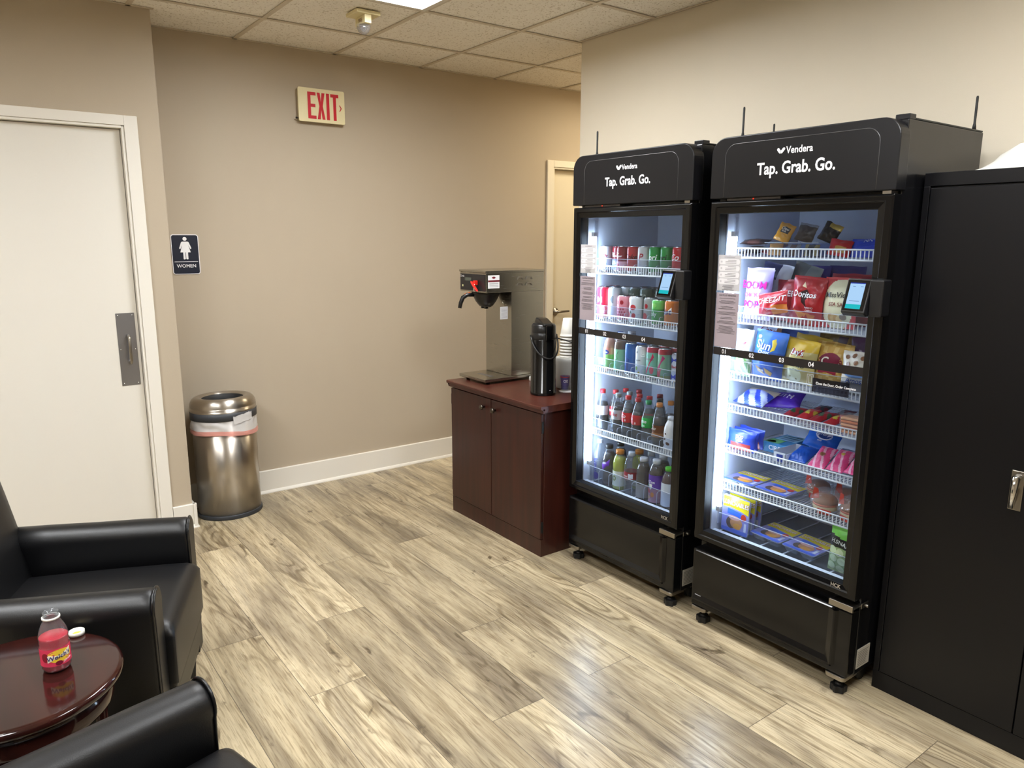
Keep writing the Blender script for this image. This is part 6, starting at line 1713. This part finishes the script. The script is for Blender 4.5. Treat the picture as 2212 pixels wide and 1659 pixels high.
def open_tray():
    t = thing('open_carton', 'low white open display carton with blue print', 'carton', (2.555, 1.605, Z5_), RZ, world=False)
    mm = C('d9dce2', 0.5)
    m = MB(); w_, d, h = 0.052, 0.150, 0.046
    m.box(-w_ / 2, w_ / 2, -d / 2, d / 2, 0.0008, 0.002, mm); m.box(-w_ / 2, -w_ / 2 + .0015, -d / 2, d / 2, 0.001, h, mm); m.box(w_ / 2 - .0015, w_ / 2, -d / 2, d / 2, 0.001, h * 0.8, mm)
    m.box(-w_ / 2, w_ / 2, -d / 2, -d / 2 + .0015, 0.001, h * 0.9, mm); m.box(-w_ / 2, w_ / 2, d / 2 - .0015, d / 2, 0.001, h, mm)
    obj('tray', m, mm, t)
    obj('print', MB().box(-w_ / 2 - 0.0006, -w_ / 2 - 0.0001, -d / 2 + .01, d / 2 - .01, 0.026, 0.031).box(-0.012, 0.016, -d / 2 - 0.0006, -d / 2 - 0.0001, 0.004, 0.034), C('2c3c88', 0.5), t)
open_tray()
bag('bright blue mini cookie bag lying flat underneath', 1.548, 2.500, Z5_ + 0.016, 0.082, 0.11, 0.036, '1750b4', rx=-70, yaw=0, seed=92, wr=0.006, name='cookie_bag', cat='cookie bag')
for k, (y, x, zz, l) in enumerate(((1.463, 2.500, 0.014, 'pink cookie packet lying next to the blue cookie bags'), (1.394, 2.505, 0.016, 'pink cookie packet lying in the middle of the pink row'), (1.325, 2.505, 0.020, 'pink cookie packet lying highest, at the door frame'))):
    bag(l, y, x, Z5_ + zz, 0.066, 0.115, 0.034, lambda u, v: 'e24a80' if (u * 2 + v) % 0.9 < 0.62 else 'f2b4c8', rx=-60, yaw=2 - 2 * k, seed=95 + k, wr=0.006, name='cookie_packet', cat='cookie packet', art=[(ell(0.05, 0.5, 0.16, 0.10), '9c6a48')] if k != 1 else [(ell(0.0, 0.7, 0.10, 0.07), 'e6c85a')])
bag('bright blue mini cookie bag lying on another, white outlined print', 1.522, 2.540, Z5_ + 0.052, 0.125, 0.100, 0.042, '1a62cc', rx=-48, yaw=16, ry=10, seed=91, wr=0.006, name='cookie_bag', cat='cookie bag',
    art=[(ell(0.02, 0.56, 0.26, 0.22), 'e8eefa'), (ell(0.02, 0.56, 0.22, 0.17), '22408c'), (ell(0.22, 0.84, 0.16, 0.09), '9a7044')], text=[('CHIPS', 0.017, 0.0, 0.58, 'ffffff', 0.1, 0), ('mini', 0.010, -0.05, 0.28, 'ffffff', 0.1, 0)])
bag('pale blue and grey packet lying behind the pink packets', 1.395, 2.610, Z5_ + 0.016, 0.16, 0.10, 0.034, lambda u, v: '4a5aa8' if 0.4 < v < 0.7 else '9aa2bc', rx=-70, seed=99, name='snack_packet', cat='snack packet')

# ---- sixth shelf and base: lunch trays, sandwiches, pickle pouch ---------------------------------------------
def lunch(label, loc, yaw=0, rx=-4, group=None, full=True, w_=0.150, h=0.150):
    t = thing('lunch_tray', label, 'lunch tray', loc, RZ + R(yaw), group, world=False, rx=R(rx))
    # tray behind the card: two tapered compartments
    m = MB()
    for a, b in ((-w_ / 2 + .006, -0.004), (0.004, w_ / 2 - .006)):
        k = 0.010
        f = [(a, 0.001, 0.008), (b, 0.001, 0.008), (b, 0.001, h - .008), (a, 0.001, h - .008)]
        g = [(a + k, 0.028, 0.008 + k), (b - k, 0.028, 0.008 + k), (b - k, 0.028, h - .008 - k), (a + k, 0.028, h - .008 - k)]
        m.add(f + g, [(0, 1, 5, 4), (1, 2, 6, 5), (2, 3, 7, 6), (3, 0, 4, 7), (4, 5, 6, 7)])
    obj('compartments', m, CRATE, t)
    obj('rim', MB().prism(rrect(w_, h, 0.012), (0, -0.0005, h / 2), (1, 0, 0), (0, 0, 1), (0, 0.0015, 0)), CRATE, t)
    cd = obj('sleeve', MB().prism(rrect(w_ - .006, h - .006, 0.010), (0, -0.0008, h / 2), (1, 0, 0), (0, 0, 1), (0, -0.001, 0)), C('8f8fd0', 0.35), t)
    def pp(m, poly, colr, k): m.prism([(a * w_, b * h) for a, b in poly], (0, -0.0018 - 0.0003 * k, 0), (1, 0, 0), (0, 0, 1), (0, -0.0003, 0), C(colr, 0.35))
    m = MB()
    pp(m, [(-0.46, 0.66), (-0.2, 0.69), (0.2, 0.64), (0.46, 0.58), (0.46, 0.96), (-0.46, 0.96)], 'e6d21e', 1)
    pp(m, [(-0.46, 0.02), (0.46, 0.02), (0.46, 0.12), (-0.46, 0.12)], '4a6ad0', 1)
    pp(m, [(-0.28, 0.50), (0.22, 0.46), (0.22, 0.60), (-0.28, 0.65)], '3a6ad8', 2)
    pp(m, ell(-0.12, 0.28, 0.18, 0.16), '55423c', 3)
    pp(m, ell(0.06, 0.30, 0.22, 0.16), 'c98a58', 4)
    pp(m, ell(0.10, 0.22, 0.14, 0.08), 'e09a3c', 5)
    pp(m, ell(-0.02, 0.42, 0.20, 0.06), 'e0a8a0', 5)
    pp(m, ell(0.30, 0.50, 0.09, 0.09), 'c03a28', 5)
    pp(m, [(0.34, 0.14), (0.42, 0.14), (0.42, 0.36), (0.34, 0.36)], 'd9dcea', 5)
    obj('print', m, None, cd)
    m = MB()
    m.text('LUNCHABLES', 0.026, (0, -0.0040, h * 0.80), (1, 0, 0), (0, 0, 1), C('b0202a', 0.4), bold=0.045, xs=0.80)
    m.text('LUNCHABLES', 0.026, (0, -0.0044, h * 0.80), (1, 0, 0), (0, 0, 1), WHITE, bold=0.015, xs=0.80)
    obj('lettering', m, None, cd, recalc=False)
    settle(t)
    return t
lunch('yellow-topped lunch tray lying flat by the lamp on the lowest wire shelf', (2.478, 1.795, Z6_ + 0.030), 0, -89)
lunch('yellow-topped lunch tray lying flat beside the wrapped sandwiches', (2.482, 1.640, Z6_ + 0.030), -3, -89)
def sandwich(label, y, x, z, s=1.0, yaw=0, seed=1):
    t = thing('wrapped_sandwich', label, 'sandwich', (x, y, z), RZ + R(yaw), world=False)
    r = 0.044 * s
    obj('bun_base', MB().lathe([(r * 0.8, 0.010), (r, 0.016), (r, 0.026), (r * 0.96, 0.030)], (0, 0, 0), 28), C('d8c498', 0.7), t)
    obj('filling', MB().lathe([(r * 0.98, 0.030), (r * 1.04, 0.034), (r * 0.98, 0.038)], (0, 0, 0), 28), C('b4583c', 0.6), t)
    obj('bun_top', MB().lathe([(r * 0.97, 0.038), (r, 0.044), (r * 0.9, 0.056), (r * 0.6, 0.066), (0.001, 0.070)], (0, 0, 0), 28), C('8a5530', 0.55), t)
    # crumpled clear wrap
    vs = []; fs = []; n, k = 36, 12
    for j in range(k + 1):
        for i in range(n):
            a = 2 * math.pi * i / n; f = j / k
            rr_ = r * (1.12 + 0.28 * abs(math.sin(a)) * (1 - abs(f - .5))) * (math.sin(math.pi * (0.16 + 0.70 * f)) ** 0.6) + 0.006 * noise.noise(Vector((math.cos(a) * 3 + seed, math.sin(a) * 3, f * 4)))
            vs.append((rr_ * math.cos(a), rr_ * math.sin(a), 0.004 + 0.084 * s * f + 0.005 * noise.noise(Vector((a, f * 3, seed))) * (j > 0)))
    for j in range(k):
        for i in range(n):
            i2 = (i + 1) % n; fs.append((j * n + i, j * n + i2, (j + 1) * n + i2, (j + 1) * n + i))
    fs.append(tuple(k * n + i for i in range(n)))
    obj('clear_wrap', MB().add(vs, fs, None, False), FILM, t)
    m = MB()
    m.prism([(-0.040, 0.052), (-0.012, 0.060), (-0.018, 0.096), (-0.034, 0.098)], (0, -r * 0.75, 0), (1, 0, 0), (0, 0, 1), (0, -0.001, 0), C('c8402c', 0.4))
    m.prism([(-0.010, 0.006), (0.040, 0.006), (0.040, 0.024), (-0.010, 0.026)], (0, -r * 1.12, 0), (1, 0, 0), (0, 0, 1), (0, -0.001, 0), C('c23428', 0.4))
    obj('label', m, None, t, label='red label')
    settle(t)
    return t
sandwich('clear-wrapped bun sandwich with red label beside the lunch trays', 1.538, 2.545, Z6_ + 0.001, 1.0, 0, 1)
sandwich('clear-wrapped bun sandwich with red corner, middle of the row', 1.432, 2.530, Z6_ + 0.001, 1.0, 10, 2)
sandwich('clear-wrapped bun sandwich with red corner at the door frame', 1.322, 2.530, Z6_ + 0.001, 1.0, -20, 3)
sandwich('clear-wrapped bun sandwich in the second row', 1.415, 2.655, Z6_ + 0.001, 1.0, 20, 4)
for k, l in enumerate(('yellow-topped lunch tray standing upright in front, at the cooler base', 'upright lunch tray second in its line, behind the front one', 'upright lunch tray third in its line at the cooler base')):
    lunch(l, (2.490 + 0.040 * k, 1.808 - 0.006 * k, Z7_ + 0.001), 0, -3, w_=0.138, h=0.160)
lunch('yellow-topped lunch tray lying flat on the cooler floor, nearer the upright trays', (2.490, 1.655, Z7_ + 0.032), -6, -86)
lunch('yellow-topped lunch tray lying flat on the cooler floor, nearer the pickle pouch', (2.482, 1.500, Z7_ + 0.032), -4, -86)
bag('tall pickle pouch with sliced cucumbers and green top at the door frame', 1.334, 2.500, Z7_ + 0.001, 0.095, 0.172, 0.040, lambda u, v: '7ccf52' if v > 0.78 + 0.12 * (0.5 - u) else ('15171a' if v > 0.58 else '9fb878'), rx=-3, seed=120, name='pickle_pouch', cat='pouch',
    art=[(ell(a, b, 0.17, 0.085), 'dce8b4') for a, b in ((-0.3, 0.50), (0.02, 0.46), (-0.22, 0.32), (0.14, 0.28), (-0.30, 0.14), (0.06, 0.10))], text=[('H.SNAP', 0.021, 0.0, 0.68, 'f0f2ea', 0, -8)])
